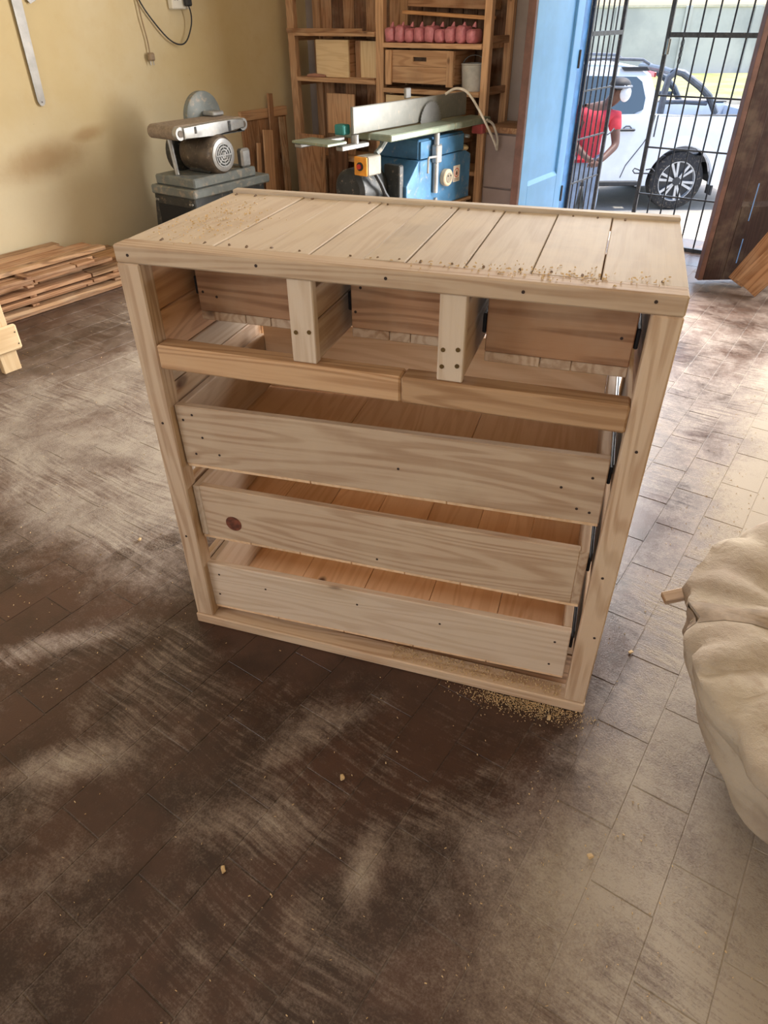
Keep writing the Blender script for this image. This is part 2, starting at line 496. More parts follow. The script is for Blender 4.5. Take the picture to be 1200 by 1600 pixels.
wf.box((XL, YF - 0.2, 0), (XR, YF, 1.0)); wf.box((XL, YF - 0.2, 2.5), (XR, YF, ZC))
for a, b in ((XL, -2.75), (-0.45, 0.65), (2.35, XR)): wf.box((a, YF - 0.2, 1.0), (b, YF, 2.5))
struct(wf.build('wall_front', M_WALL), 'plaster wall behind the camera, two wide windows added for fill light')
struct(MB().box((XL - 0.2, YF - 0.2, ZC), (XR + 0.2, YB + 0.2, ZC + 0.15)).build('ceiling', plain('ceiling_white', srgb(206, 196, 178), 0.9, var=0.04)), 'pale boarded workshop ceiling')
M_FRAME = plain('window_frame_paint', srgb(120, 84, 58), 0.5)
for k, (a, b) in enumerate(((-2.75, -0.45), (0.65, 2.35))):  # unseen windows, added to go with the rear fill lamps
    f = MB()
    f.box((a, YF - 0.12, 1.0), (b, YF - 0.06, 1.05)); f.box((a, YF - 0.12, 2.45), (b, YF - 0.06, 2.5))
    for q in range(4):
        x = a + (b - a - 0.05) * q / 3
        f.box((x, YF - 0.12, 1.05), (x + 0.05, YF - 0.06, 2.45))
    struct(f.build('window_%d' % (k + 1), M_FRAME), 'brown framed window added behind the camera for fill light')

f = MB()
f.box((1.3, YB + 0.06, 0.5), (2.3, YB + 0.12, 0.55)).box((1.3, YB + 0.06, 2.05), (2.3, YB + 0.12, 2.1))
for x in (1.3, 1.775, 2.25): f.box((x, YB + 0.06, 0.55), (x + 0.05, YB + 0.12, 2.05))
struct(f.build('window_3', M_FRAME), 'low brown shop window in the back wall right of the door')
# door frame and threshold
M_JAMB = plain('red_brown_jamb', srgb(104, 72, 62), 0.5, var=0.15)
struct(MB().box((DX0, YB - 0.01, 0), (DX0 + 0.04, YB + 0.21, DH)).box((DX1 - 0.04, YB - 0.01, 0), (DX1, YB + 0.21, DH)).box((DX0 + 0.04, YB - 0.01, DH - 0.05), (DX1 - 0.04, YB + 0.21, DH)).build('trim_1', plain('blue_frame_paint', srgb(84, 140, 196), 0.45)), 'blue painted frame of the street doorway')

# ------------------------------------------------------------------ door leaves
def door_leaf(name, label, width, height, hinge, ang, face_mat, back_mat, edge_mat):
    """leaf in its own frame: hinge edge at x=0, free edge at x=width, painted outside at +y"""
    root = thing(name, label, None, hinge, (0, 0, ang)); root['kind'] = 'structure'
    T = 0.042; S = 0.115
    y0, y1 = -T / 2, T / 2
    MB().box((0.0, y0, 0.02), (S, y1, height), 0.003).build('stile', face_mat, root)
    MB().box((width - S, y0, 0.02), (width, y1, height), 0.003).build('stile', face_mat, root)
    for z0, z1 in ((0.02, 0.44), (1.48, 1.66), (height - 0.16, height)):
        MB().box((S, y0, z0), (width - S, y1, z1), 0.003).build('rail', face_mat, root)
    for z0, z1 in ((0.44, 1.48), (1.66, height - 0.16)):
        MB().box((S, -0.010, z0), (width - S, 0.006, z1)).build('panel', face_mat, root)
        m = MB()
        for a, b in (((S, z0), (width - S, z0)), ((S, z1), (width - S, z1))):
            m.prism([(0.006, a[1] - 0.0), (y1 - 0.002, a[1]), (0.006, a[1] + (0.022 if a[1] == z0 else -0.022))], S, width - S, axis='X')
        m.build('bead', face_mat, root)
    MB().box((0, y0 - 0.006, 0.02), (width, y0 - 0.0005, height)).build('inner_face', back_mat, root)
    MB().box((width + 0.0005, y0 - 0.006, 0.02), (width + 0.03, y1, height), 0.002).build('edge_strip', edge_mat, root)
    for z in (0.3, 1.1, 1.95):
        MB().cyl((-0.004, y1 + 0.004, z - 0.05), (-0.004, y1 + 0.004, z + 0.05), 0.008, n=10).build('hinge', plain('hinge_steel', srgb(90, 86, 84), 0.4, 0.8), root)
    return root
M_BLUE = plain('blue_door_paint', srgb(118, 184, 236), 0.4, var=0.05, scale=4)
M_STAIN = wood('stain', 2)
door_leaf('door_1', 'light blue panelled door leaf swung inward, left of the gates', 0.70, 2.28, (-0.80, 4.25, 0), R(-90), M_BLUE, M_STAIN, M_JAMB)
rl = door_leaf('door_2', 'dark stained door leaf standing half open, right of the gates', 0.80, 2.28, (1.03, 4.235, 0), R(180 + 36.5), M_STAIN, M_STAIN, M_JAMB)
# the right leaf shows its inner face: thin blue slivers along a board joint
for z0, z1 in ((0.12, 0.26), (0.36, 0.56)):
    MB().box((0.62, 0.0215, z0), (0.626, 0.0225, z1)).build('sliver_strip', plain('blue_sliver', srgb(110, 150, 205), 0.4), rl)

# ------------------------------------------------------------------ gates
M_GATE = plain('black_gate_steel', srgb(58, 62, 68), 0.45, 0.3, var=0.2, scale=30, dust=0.12)
def gate(name, label, width, nb, loc, ang):
    g = thing(name, label, 'gate', loc, (0, 0, ang), 'street gate leaves')
    H = 2.28
    for x in (0.0, width): MB().box((x - 0.012, -0.012, 0.0), (x + 0.012, 0.012, H), 0.002).build('stile', M_GATE, g)
    for z, t in ((0.012, 0.012), (0.33, 0.005), (0.615, 0.005), (0.91, 0.005), (1.23, 0.013), (1.6, 0.005), (1.95, 0.005), (H - 0.012, 0.012)):
        MB().box((0.0125, -t, z - t), (width - 0.0125, t, z + t)).build('crossbar', M_GATE, g)
    for i in range(1, nb):
        x = width * i / nb
        MB().cyl((x, 0.011, 0.0), (x, 0.011, H), 0.0055, n=8).build('bar', M_GATE, g)
    return g
gr = gate('security_gate', 'closed barred steel gate leaf in front of the pickup bed', 1.26, 14, (-0.28, 4.40, 0), 0)
gl_ = gate('security_gate', 'barred steel gate leaf swung outward beside the blue door', 0.50, 6, (-0.785, 4.415, 0), R(86))
# wire hook, bolt and chain on the gates
hk = [(0.0, 0.02, 0.46), (-0.035, 0.03, 0.47), (-0.06, 0.03, 0.475), (-0.07, 0.03, 0.46), (-0.055, 0.03, 0.445), (0.0, 0.025, 0.45), (0.06, 0.02, 0.455), (0.08, 0.02, 0.47), (0.06, 0.02, 0.485), (0.02, 0.02, 0.475)]
MB().tube(hk, 0.0045, 6).build('wire_hook', M_GATE, gr, smooth=True)
MB().tube([(0.50, -0.02, 0.60), (0.54, -0.03, 0.615), (0.58, -0.03, 0.635), (0.60, -0.03, 0.62)], 0.0045, 6).build('wire_hook', M_GATE, gl_, smooth=True)
for k in range(4):
    z = 1.19 - 0.03 * k
    pts = [(0.10 + 0.008 * math.cos(a), -0.02 + (0.0 if k % 2 else 0.0) + 0.002 * math.sin(a), z + 0.019 * math.sin(a)) for a in [2 * PI * i / 10 for i in range(10)]]
    MB().tube(pts, 0.0028, 5, True).build('chain_link', M_GATE, gr, smooth=True)
MB().cyl((0.02, -0.03, 1.13), (0.02, -0.03, 1.21), 0.012, n=10).build('lock_bolt', plain('bolt_steel', srgb(170, 168, 160), 0.3, 0.9), gr)

# ------------------------------------------------------------------ outside
ZS = -1.0
def street_mat():
    t = NT('asphalt_street'); g = t.n('ShaderNodeNewGeometry'); pos = g.outputs['Position']
    n1 = t.noise(pos, 0.7, 5, 0.6); n2 = t.noise(pos, 40, 3, 0.7)
    col = t.mix(t.smooth(n1, 0.4, 0.6), srgb(176, 166, 152), srgb(150, 146, 140))
    col = t.mix(t.smooth(n2, 0.4, 0.8, 0, 0.4), col, srgb(196, 188, 172))
    t.l(col, t.b.inputs['Base Color']); t.b.inputs['Roughness'].default_value = 0.9; return t.m
struct(MB().box((-60, YB + 0.2, ZS - 0.3), (60, 70, ZS)).build('street', street_mat()), 'pale sunlit street beyond the doorway')
M_SLAB = plain('sunlit_concrete', srgb(206, 196, 178), 0.85, var=0.06, scale=5)
struct(MB().box((-3.2, YB + 0.56, ZS), (3.5, 4.98, -0.02)).box((-3.2, YB + 0.2, ZS), (3.5, YB + 0.56, -0.13)).build('doorstep', M_SLAB), 'bright concrete doorstep outside the gates')
CA = R(214.6)
ax = Vector((math.cos(R(34.6)), math.sin(R(34.6)))); nn = Vector((-ax.y, ax.x))
def oriented(cx, cy): return (cx, cy, ZS), (0, 0, R(34.6))
base = Vector((-1.41, 10.27))
def strip(name, d0, d1, z0, z1, mat, label, L=60):
    c = base + nn * ((d0 + d1) / 2)
    return MB().box((-L, -(d1 - d0) / 2, z0), (L, (d1 - d0) / 2, z1)).build(name, mat, None, (c.x, c.y, ZS), (0, 0, R(34.6)))
def grass_mat():
    t = NT('verge_grass'); g = t.n('ShaderNodeNewGeometry'); pos = g.outputs['Position']
    n1 = t.noise(pos, 0.8, 5, 0.6); n2 = t.noise(pos, 25, 4, 0.7)
    col = t.mix(t.smooth(n1, 0.4, 0.6), srgb(150, 160, 96), srgb(182, 174, 124))
    col = t.mix(t.smooth(n2, 0.4, 0.7, 0, 0.5), col, srgb(110, 128, 64))
    t.l(col, t.b.inputs['Base Color']); t.b.inputs['Roughness'].default_value = 0.95; t.bump(n2, 0.6, 0.05); return t.m
gv = strip('grass_verge', 14, 25.7, 0.0, 0.06, grass_mat(), '')
tag(gv, 'strip of dry green grass below the far grey wall', 'grass', kind='stuff')
struct(strip('trim_2', 13.7, 14.0, 0.0, 0.14, M_SLAB, ''), 'pale kerb between street and grass')
wfm = NT('grey_block_wall'); _g = wfm.n('ShaderNodeNewGeometry')
_n = wfm.noise(_g.outputs['Position'], 0.6, 5, 0.6)
wfm.l(wfm.mix(wfm.smooth(_n, 0.35, 0.65), srgb(176, 174, 172), srgb(198, 195, 190)), wfm.b.inputs['Base Color']); wfm.b.inputs['Roughness'].default_value = 0.9
fw = struct(strip('wall_far', 26, 26.3, 0.0, 2.45, wfm.m, ''), 'long grey boundary wall across the street')
for k in range(-12, 13):
    MB().box((k * 3.0 - 0.15, -0.22, 0), (k * 3.0 + 0.15, -0.15, 2.5), 0.01).build('pier', wfm.m, fw)
MB().box((-60, -0.2, 2.45), (60, 0.2, 2.53)).build('coping', M_SLAB, fw)

# ------------------------------------------------------------------ pickup
M_CAR = plain('pickup_paint', srgb(214, 222, 232), 0.3, 0.0, var=0.02, coat=0.6)
M_TRIM = plain('black_plastic', srgb(44, 46, 50), 0.55)
M_GLASS = glass_mat('car_glass', srgb(58, 72, 80))
M_TYRE = plain('tyre_rubber', srgb(46, 46, 48), 0.85, dust=0.2)
M_RIM = plain('alloy', srgb(196, 200, 204), 0.3, 0.6, var=0.05)
M_RIMD = plain('rim_dark', srgb(50, 52, 56), 0.5)
M_BAR = plain('sports_bar', srgb(92, 98, 106), 0.4, 0.3)
car = thing('pickup_truck', 'white double-cab pickup truck parked in the street behind the gates', 'car', (base.x, base.y, ZS), (0, 0, CA))
car.location = (base.x + nn.x * 0.93, base.y + nn.y * 0.93, ZS)     # near side stands on the marked wheel spot
def arch(cx, r, n=14, z=0.385):
    a0 = math.acos(min(1, 0)) if False else None
    zb = 0.40
    t0 = math.asin((zb - z) / r)
    return [(cx + r * math.cos(t), z + r * math.sin(t)) for t in [t0 + (PI - 2 * t0) * i / n for i in range(n + 1)]]
WB = 3.1
low = [(-1.22, 0.55), (-1.22, 0.95), (-1.18, 1.15), (-1.14, 1.19), (0.47, 1.19), (0.47, 1.22), (2.95, 1.20), (3.2, 1.14), (3.75, 1.05), (3.93, 0.92), (3.98, 0.7), (3.95, 0.45), (3.62, 0.40)]
low += arch(WB, 0.46) + [(2.60, 0.40), (0.52, 0.40)] + arch(0, 0.47) + [(-0.50, 0.40), (-1.1, 0.45)]
# clockwise list closed along the sill; remove near-duplicate points
lp = []
for p in low:
    if not lp or (Vector(p) - Vector(lp[-1])).length > 0.02: lp.append(p)
for s_ in (1, -1):
    y0, y1 = (0.84, 0.93) if s_ > 0 else (-0.93, -0.84)
    MB().prism(lp, y0, y1, 0.022).build('body_side', M_CAR, car, smooth=True)
core = [(-1.2, 0.5), (-1.2, 0.70), (0.45, 0.70), (0.45, 1.2), (2.9, 1.2), (3.3, 1.12), (3.75, 1.03), (3.93, 0.8), (3.9, 0.42), (-1.1, 0.42)]
MB().prism(core, -0.6, 0.6).build('body_core', M_TRIM, car)
MB().box((-1.2, -0.84, 0.62), (0.45, 0.84, 0.70)).build('bed_floor', M_TRIM, car)
MB().box((-1.21, -0.84, 0.55), (-1.15, 0.84, 1.17), 0.02).build('tailgate', M_CAR, car)
MB().prism([(2.9, 1.16), (3.3, 1.10), (3.75, 1.02), (3.93, 0.85), (3.93, 0.7), (2.9, 0.7)], -0.84, 0.84, 0.03).build('bonnet', M_CAR, car)
MB().box((0.3, -0.92, 1.19), (-1.2, 0.92, 1.2)).build('bed_cap', M_TRIM, car) if False else None
for s_ in (1, -1): MB().box((-1.18, s_ * 0.84, 1.188), (0.44, s_ * 0.93, 1.205), 0.005).build('bed_rail', M_TRIM, car)
# greenhouse
cabp = [(0.47, 1.16), (0.50, 1.45), (0.58, 1.66), (0.70, 1.735), (1.0, 1.765), (1.6, 1.775), (1.95, 1.75), (2.15, 1.69), (2.55, 1.46), (3.0, 1.16)]
def hw(z): return 0.90 - 0.24 * max(0, (z - 1.2)) / 0.57
cb = MB()
A = [cb.bm.verts.new((x, hw(z), z)) for x, z in cabp]; B = [cb.bm.verts.new((x, -hw(z), z)) for x, z in cabp]
cb.bm.faces.new(A); cb.bm.faces.new(B[::-1])
for i in range(len(cabp) - 1): cb.bm.faces.new((A[i + 1], A[i], B[i], B[i + 1]))
cb.bm.faces.new((A[0], A[-1], B[-1], B[0]))
bmesh.ops.bevel(cb.bm, geom=[e for e in cb.bm.edges if all(abs(v.co.y) > 0.5 for v in e.verts) and e.verts[0].co.y * e.verts[1].co.y > 0], offset=0.035, segments=3, affect='EDGES')
cb.build('cab', M_CAR, car, smooth=True, angle=40)
def side_panel(name, pts, off, mat, s_=1, th=0.004):
    m = MB()
    A = [m.bm.verts.new((x, s_ * (hw(z) + off), z)) for x, z in pts]; B = [m.bm.verts.new((x, s_ * (hw(z) + off - th), z)) for x, z in pts]
    m.bm.faces.new(A); m.bm.faces.new(B[::-1])
    n = len(pts)
    for i in range(n): m.bm.faces.new((A[(i + 1) % n], A[i], B[i], B[(i + 1) % n]))
    return m.build(name, mat, car)
for s_ in (1, -1):
    side_panel('window', [(0.66, 1.27), (0.64, 1.40), (0.70, 1.58), (0.78, 1.635), (1.50, 1.65), (1.50, 1.215), (1.05, 1.20), (0.80, 1.215)], 0.004, M_GLASS, s_)
    side_panel('window', [(1.60, 1.215), (1.60, 1.65), (1.92, 1.64), (2.10, 1.58), (2.62, 1.24), (2.62, 1.215)], 0.004, M_GLASS, s_)
    MB().tube([(0.62, s_ * 0.66, 1.77), (0.72, s_ * 0.66, 1.82), (1.2, s_ * 0.655, 1.835), (1.8, s_ * 0.655, 1.82), (1.95, s_ * 0.66, 1.77)], 0.02, 8).build('roof_rail', M_BAR, car, smooth=True)
    MB().prism([(0.62, 1.70), (0.95, 1.70), (1.0, 1.745), (0.66, 1.745)], s_ * 0.68, s_ * 0.715).build('roof_rail_foot', M_TRIM, car)
for s_ in (1, -1):
    yy = s_ * 0.932
    sgn = 1 if s_ > 0 else -1
    # door seams
    MB().tube([(0.50, yy, 1.21), (0.52, yy, 1.0), (0.60, yy, 0.86), (0.78, yy, 0.60), (0.83, yy, 0.44)], 0.006, 6).build('door_seam', M_TRIM, car)
    MB().tube([(0.46, yy, 1.21), (0.465, yy, 0.95)], 0.009, 6).build('bed_gap', M_TRIM, car)
    MB().tube([(1.55, yy, 1.21), (1.56, yy, 0.8), (1.58, yy, 0.44)], 0.005, 6).build('door_seam', M_TRIM, car)
    for hx in (0.74, 1.72):
        MB().box((hx, yy, 1.02), (hx + 0.22, yy + sgn * 0.03, 1.05), 0.01).build('door_handle', M_TRIM, car)
        MB().tube([(hx + 0.05, yy, 1.055), (hx + 0.08, yy + sgn * 0.004, 1.08), (hx + 0.13, yy + sgn * 0.004, 1.08), (hx + 0.16, yy, 1.055)], 0.008, 6).build('handle_cup', M_BAR, car)
    MB().box((0.55, s_ * 0.80, 0.33), (2.55, s_ * 0.94, 0.40), 0.015).build('side_step', M_TRIM, car)
    for cx in (0.0, WB):
        m = MB()
        n = 22
        for i in range(n):
            t0, t1 = -0.1 + (PI + 0.2) * i / n, -0.1 + (PI + 0.2) * (i + 1) / n
            def q(t, r, y): return (cx + r * math.cos(t), y, 0.385 + r * math.sin(t))
            ya, yb = s_ * 0.925, s_ * 0.952
            m.quad(q(t0, 0.462, yb), q(t1, 0.462, yb), q(t1, 0.60, ya), q(t0, 0.60, ya))
            m.quad(q(t0, 0.462, yb), q(t1, 0.462, yb), q(t1, 0.462, s_ * 0.86), q(t0, 0.462, s_ * 0.86))
        m.build('wheel_flare', M_CAR, car, smooth=True)
        m = MB()
        for i in range(16):
            t0, t1 = -0.05 + (PI + 0.1) * i / 16, -0.05 + (PI + 0.1) * (i + 1) / 16
            m.quad((cx + 0.465 * math.cos(t0), s_ * 0.86, 0.385 + 0.465 * math.sin(t0)), (cx + 0.465 * math.cos(t1), s_ * 0.86, 0.385 + 0.465 * math.sin(t1)), (cx + 0.465 * math.cos(t1), s_ * 0.6, 0.385 + 0.465 * math.sin(t1)), (cx + 0.465 * math.cos(t0), s_ * 0.6, 0.385 + 0.465 * math.sin(t0)))
        m.build('arch_liner', M_TRIM, car, smooth=True)
        yo, yi = s_ * 0.90, s_ * 0.66
        tp = [(0.25, yi), (0.33, yi), (0.372, yi + s_ * 0.03), (0.38, yi + s_ * 0.06), (0.38, yo - s_ * 0.06), (0.372, yo - s_ * 0.025), (0.335, yo), (0.262, yo), (0.25, yo - s_ * 0.012)]
        wh = MB().lathe(tp, 'Y', (cx, 0, 0.38), 36, True).build('wheel', M_TYRE, car, smooth=True)
        MB().lathe([(0.001, yo - s_ * 0.05), (0.248, yo - s_ * 0.05), (0.248, yo - s_ * 0.2), (0.001, yo - s_ * 0.2)], 'Y', (cx, 0, 0.38), 32).build('rim_back', M_RIMD, wh)
        MB().lathe([(0.235, yo - s_ * 0.045), (0.262, yo - s_ * 0.045), (0.265, yo - s_ * 0.004), (0.25, yo - s_ * 0.004)], 'Y', (cx, 0, 0.38), 36, True).build('rim_lip', M_RIM, wh, smooth=True)
        for k in range(6):
            for dk in (-0.17, 0.17):
                a = 2 * PI * k / 6 + 0.26
                a2 = a + dk
                p0 = (cx + 0.05 * math.cos(a + dk * 0.6), 0, 0.38 + 0.05 * math.sin(a + dk * 0.6)); p1 = (cx + 0.245 * math.cos(a2), 0, 0.38 + 0.245 * math.sin(a2))
                tx, tz = -math.sin(a2) * 0.018, math.cos(a2) * 0.018
                sp = [(p0[0] - tx * 0.7, p0[2] - tz * 0.7), (p1[0] - tx, p1[2] - tz), (p1[0] + tx, p1[2] + tz), (p0[0] + tx * 0.7, p0[2] + tz * 0.7)]
                MB().prism(sp, yo - s_ * 0.045, yo - s_ * 0.015).build('spoke', M_RIM, wh)
        MB().cyl((cx, yo - s_ * 0.05, 0.38), (cx, yo - s_ * 0.008, 0.38), 0.055, n=18).build('hub_cap', M_RIMD, wh)
MB().box((0.2, 0.91, 0.25), (-0.56, 0.93, 0.5)).build('mud', M_TRIM, car) if False else None
for s_ in (1, -1): MB().box((-0.53, s_ * 0.74, 0.20), (-0.50, s_ * 0.92, 0.50), 0.004).build('mud_flap', M_TRIM, car)
MB().box((-1.36, -0.85, 0.48), (-1.20, 0.85, 0.66), 0.03).build('rear_bumper', M_TRIM, car)
MB().box((3.9, -0.88, 0.42), (4.05, 0.88, 0.72), 0.05).build('front_bumper', M_CAR, car)
# sports bar in the bed
for s_ in (1, -1):
    y = s_ * 0.70
    MB().tube([(0.36, y, 1.20), (0.36, y, 1.45), (0.34, y, 1.62), (0.26, y, 1.69), (0.16, y, 1.67), (-0.10, y, 1.52), (-0.26, y, 1.40), (-0.36, y, 1.26), (-0.40, y, 1.20)], 0.045, 10).build('sports_bar_side', M_BAR, car, smooth=True)
    MB().tube([(0.36, y, 1.34), (0.10, y, 1.34), (-0.25, y, 1.32)], 0.028, 8).build('sports_bar_brace', M_BAR, car, smooth=True)
MB().tube([(0.30, 0.70, 1.675), (0.30, 0.3, 1.69), (0.30, -0.3, 1.69), (0.30, -0.70, 1.675)], 0.04, 10).build('sports_bar_hoop', M_BAR, car, smooth=True)
MB().box((0.38, -0.3, 1.60), (0.41, 0.3, 1.66), 0.005).build('brake_light', plain('brake_red', srgb(190, 70, 66), 0.3), car)
# ------------------------------------------------------------------ person in the street
def skin_mesh(name, pts, edges, rad, mat, parent=None, sub=2, root=0):
    me = bpy.data.meshes.new(name)
    me.from_pydata([tuple(p) for p in pts], edges, [])
    o = bpy.data.objects.new(name, me); COL.objects.link(o)
    m = o.modifiers.new('skin', 'SKIN'); m.use_smooth_shade = True
    sv = me.skin_vertices[0].data
    for i, r in enumerate(rad):
        sv[i].radius = (r, r) if not isinstance(r, tuple) else r
        sv[i].use_root = (i == root)
    s = o.modifiers.new('sub', 'SUBSURF'); s.levels = sub; s.render_levels = sub
    me.materials.append(mat)
    if parent is not None: o.parent = parent
    return o
M_SKIN = plain('dark_skin', srgb(96, 66, 54), 0.55, var=0.06)
M_RED = plain('red_cotton', srgb(196, 60, 72), 0.85, var=0.1, scale=8, bump=0.2)
M_JEANS = plain('faded_denim', srgb(128, 146, 172), 0.9, var=0.12, scale=9, bump=0.2)
M_WHITE = plain('mask_white', srgb(222, 230, 240), 0.6, var=0.03)
M_BLACK = plain('black_rubber', srgb(40, 40, 42), 0.6)
# local frame: +x to the picture's right, -y towards the camera
man = thing('person', 'person in red t-shirt, faded jeans and white dust mask leaning forward beside the pickup', 'person', (-1.90, 7.75, ZS), (0, 0, R(34.6)))
B_ = {'pel': (0, 0, 0.93), 'wst': (0.0, 0.02, 1.08), 'chs': (0.03, 0.02, 1.30), 'shc': (0.08, 0.0, 1.44), 'nck': (0.15, -0.03, 1.51), 'hd0': (0.20, -0.05, 1.56), 'hd1': (0.25, -0.07, 1.64), 'hd2': (0.23, -0.06, 1.70),
      'lsh': (0.235, -0.10, 1.40), 'lel': (0.27, -0.20, 1.13), 'lwr': (0.10, -0.36, 1.02), 'lha': (0.03, -0.40, 1.0),
      'rsh': (-0.11, 0.10, 1.43), 'rel': (-0.20, -0.05, 1.16), 'rwr': (-0.06, -0.30, 1.02), 'rha': (0.0, -0.37, 0.99),
      'lhp': (0.09, -0.02, 0.90), 'lkn': (0.12, -0.08, 0.50), 'lan': (0.10, 0.0, 0.10), 'lto': (0.12, -0.14, 0.04),
      'rhp': (-0.09, 0.02, 0.90), 'rkn': (-0.11, -0.02, 0.50), 'ran': (-0.14, 0.08, 0.10), 'rto': (-0.12, -0.08, 0.04)}
RAD = {'pel': 0.14, 'wst': 0.13, 'chs': (0.16, 0.12), 'shc': 0.11, 'nck': 0.058, 'hd0': 0.07, 'hd1': 0.098, 'hd2': 0.085, 'lsh': 0.068, 'lel': 0.045, 'lwr': 0.032, 'lha': 0.036, 'rsh': 0.068, 'rel': 0.045, 'rwr': 0.032, 'rha': 0.036,
       'lhp': 0.09, 'lkn': 0.062, 'lan': 0.042, 'lto': 0.04, 'rhp': 0.09, 'rkn': 0.062, 'ran': 0.042, 'rto': 0.04}
CH = [('pel', 'wst'), ('wst', 'chs'), ('chs', 'shc'), ('shc', 'nck'), ('nck', 'hd0'), ('hd0', 'hd1'), ('hd1', 'hd2'), ('shc', 'lsh'), ('lsh', 'lel'), ('lel', 'lwr'), ('lwr', 'lha'), ('shc', 'rsh'), ('rsh', 'rel'), ('rel', 'rwr'), ('rwr', 'rha'),
      ('pel', 'lhp'), ('lhp', 'lkn'), ('lkn', 'lan'), ('lan', 'lto'), ('pel', 'rhp'), ('rhp', 'rkn'), ('rkn', 'ran'), ('ran', 'rto')]
def limb(name, keys, grow, mat, extra=None, cut=None):
    idx = {k: i for i, k in enumerate(keys)}
    pts = [Vector(B_[k]) for k in keys]
    if cut:
        for k, (other, f) in cut.items(): pts[idx[k]] = Vector(B_[other]).lerp(Vector(B_[k]), f)
    ed = [(idx[a], idx[b]) for a, b in CH if a in idx and b in idx]
    rd = [(RAD[k][0] + grow, RAD[k][1] + grow) if isinstance(RAD[k], tuple) else RAD[k] + grow for k in keys]
    return skin_mesh(name, pts, ed, rd, mat, man, 2, 0)
limb('body', list(B_), 0.0, M_SKIN)
limb('t_shirt', ['wst', 'pel', 'chs', 'shc', 'lsh', 'lel', 'rsh', 'rel'], 0.022, M_RED, cut={'lel': ('lsh', 0.55), 'rel': ('rsh', 0.55), 'pel': ('wst', 0.8)})
limb('jeans', ['pel', 'lhp', 'lkn', 'lan', 'rhp', 'rkn', 'ran'], 0.02, M_JEANS)
for s_ in ('l', 'r'):
    p = Vector(B_[s_ + 'to'])
    MB().sphere((p.x - 0.005, p.y + 0.03, 0.045), 0.05, 12, 8, (0.95, 2.6, 0.9)).build('shoe', M_BLACK, man, smooth=True)
    hp = Vector(B_[s_ + 'ha'])
    for k in range(5):
        a = (k - 2) * 0.016
        MB().tube([hp + Vector((a, 0, 0)), hp + Vector((a * 1.2 - 0.02, -0.04, -0.015)), hp + Vector((a * 1.2 - 0.03, -0.06 + abs(k - 2) * 0.008, -0.045))], [0.012, 0.010, 0.007], 7).build('finger', M_SKIN, man, smooth=True)
hd = Vector(B_['hd1'])
MB().sphere(hd + Vector((0.045, -0.075, -0.015)), 0.07, 16, 12, (0.85, 0.75, 1.15)).build('dust_mask', M_WHITE, man, smooth=True)
MB().sphere(hd + Vector((-0.005, 0.01, 0.06)), 0.115, 16, 12, (1.0, 1.05, 0.62)).build('hair', M_BLACK, man, smooth=True)
for s_ in (-1, 1):
    ear = hd + Vector((0.08 * s_, 0.055 * s_, 0.0))
    MB().sphere(ear, 0.03, 10, 8, (0.5, 0.9, 1.2)).build('ear', M_SKIN, man, smooth=True)
    MB().sphere(hd + Vector((0.045 + 0.03 * s_, -0.088 + 0.015 * s_, 0.05)), 0.012, 8, 6).build('eye', M_WHITE, man, smooth=True)
MB().tube([hd + Vector((0.0 + 0.115 * math.cos(a), -0.005 + 0.115 * math.sin(a), 0.045)) for a in [2 * PI * i / 20 for i in range(20)]], 0.014, 6, True).build('head_strap', plain('strap_grey', srgb(120, 128, 138), 0.7), man, smooth=True)

# ------------------------------------------------------------------ the dresser
DR = thing('chest_of_drawers', 'unfinished pale pine chest of drawers with open front in the middle of the floor', 'dresser', (0, 0, 0), (0, 0, YAW))
W_, D_, H_ = 1.032, 0.51, 1.0
board('top_rail', (0, 0, 0.966), (W_, 0.046, 1.0), 'pine', DR, 0.003)
board('back_batten', (0.0, D_ - 0.026, 0.97), (W_, D_, 1.006), 'top', DR, 0.003)
edges = [0.0, 0.095, 0.19, 0.283, 0.384, 0.488, 0.566, 0.669, 0.784, 0.897, W_]
for i in range(len(edges) - 1):
    g0 = 0.0012 if i else 0.0; g1 = 0.0012 if i < len(edges) - 2 else 0.0
    dz = [0, 0.001, -0.001, 0.0005, -0.001, 0.0015, 0.0, -0.001, 0.001, 0][i]
    board('top_plank', (edges[i] + g0, 0.0472, 0.978 + dz), (edges[i + 1] - g1, D_ - 0.0268, 0.9985 + dz), 'top', DR, 0.0015)
# posts
for x0, x1, in ((0.0, 0.05), (0.984, W_)):
    for y0, y1 in ((0.0, 0.042), (D_ - 0.042, D_)):
        board('post', (x0, y0, 0.031), (x1, y1, 0.9655), 'pine', DR, 0.003)
# base frame and bottom boards
board('base_rail', (-0.002, -0.004, 0.0), (W_ + 0.002, 0.05, 0.0305), 'pine', DR, 0.003)
board('base_rail', (-0.002, D_ - 0.05, 0.0), (W_ + 0.002, D_, 0.0305), 'pine', DR, 0.003)
for k in range(4):
    y0 = 0.052 + k * 0.102
    board('bottom_board', (0.0, y0, 0.008), (W_, y0 + 0.1, 0.024), 'old', DR, 0.002)
# side boards that carry the runners (behind the posts, open strips between)
for xs, xe in ((0.026, 0.044), (0.99, 1.008)):
    for z0, z1 in ((0.862, 0.964), (0.765, 0.859), (0.60, 0.70), (0.545, 0.597), (0.36, 0.455), (0.30, 0.357), (0.12, 0.21), (0.05, 0.117)):
        board('side_board', (xs, 0.0425, z0), (xe, D_ - 0.0425, z1), 'pine' if z0 < 0.7 else 'shelf', DR, 0.002)
board('side_board', (0.026, 0.0425, 0.703), (0.044, D_ - 0.0425, 0.762), 'pale', DR, 0.002)
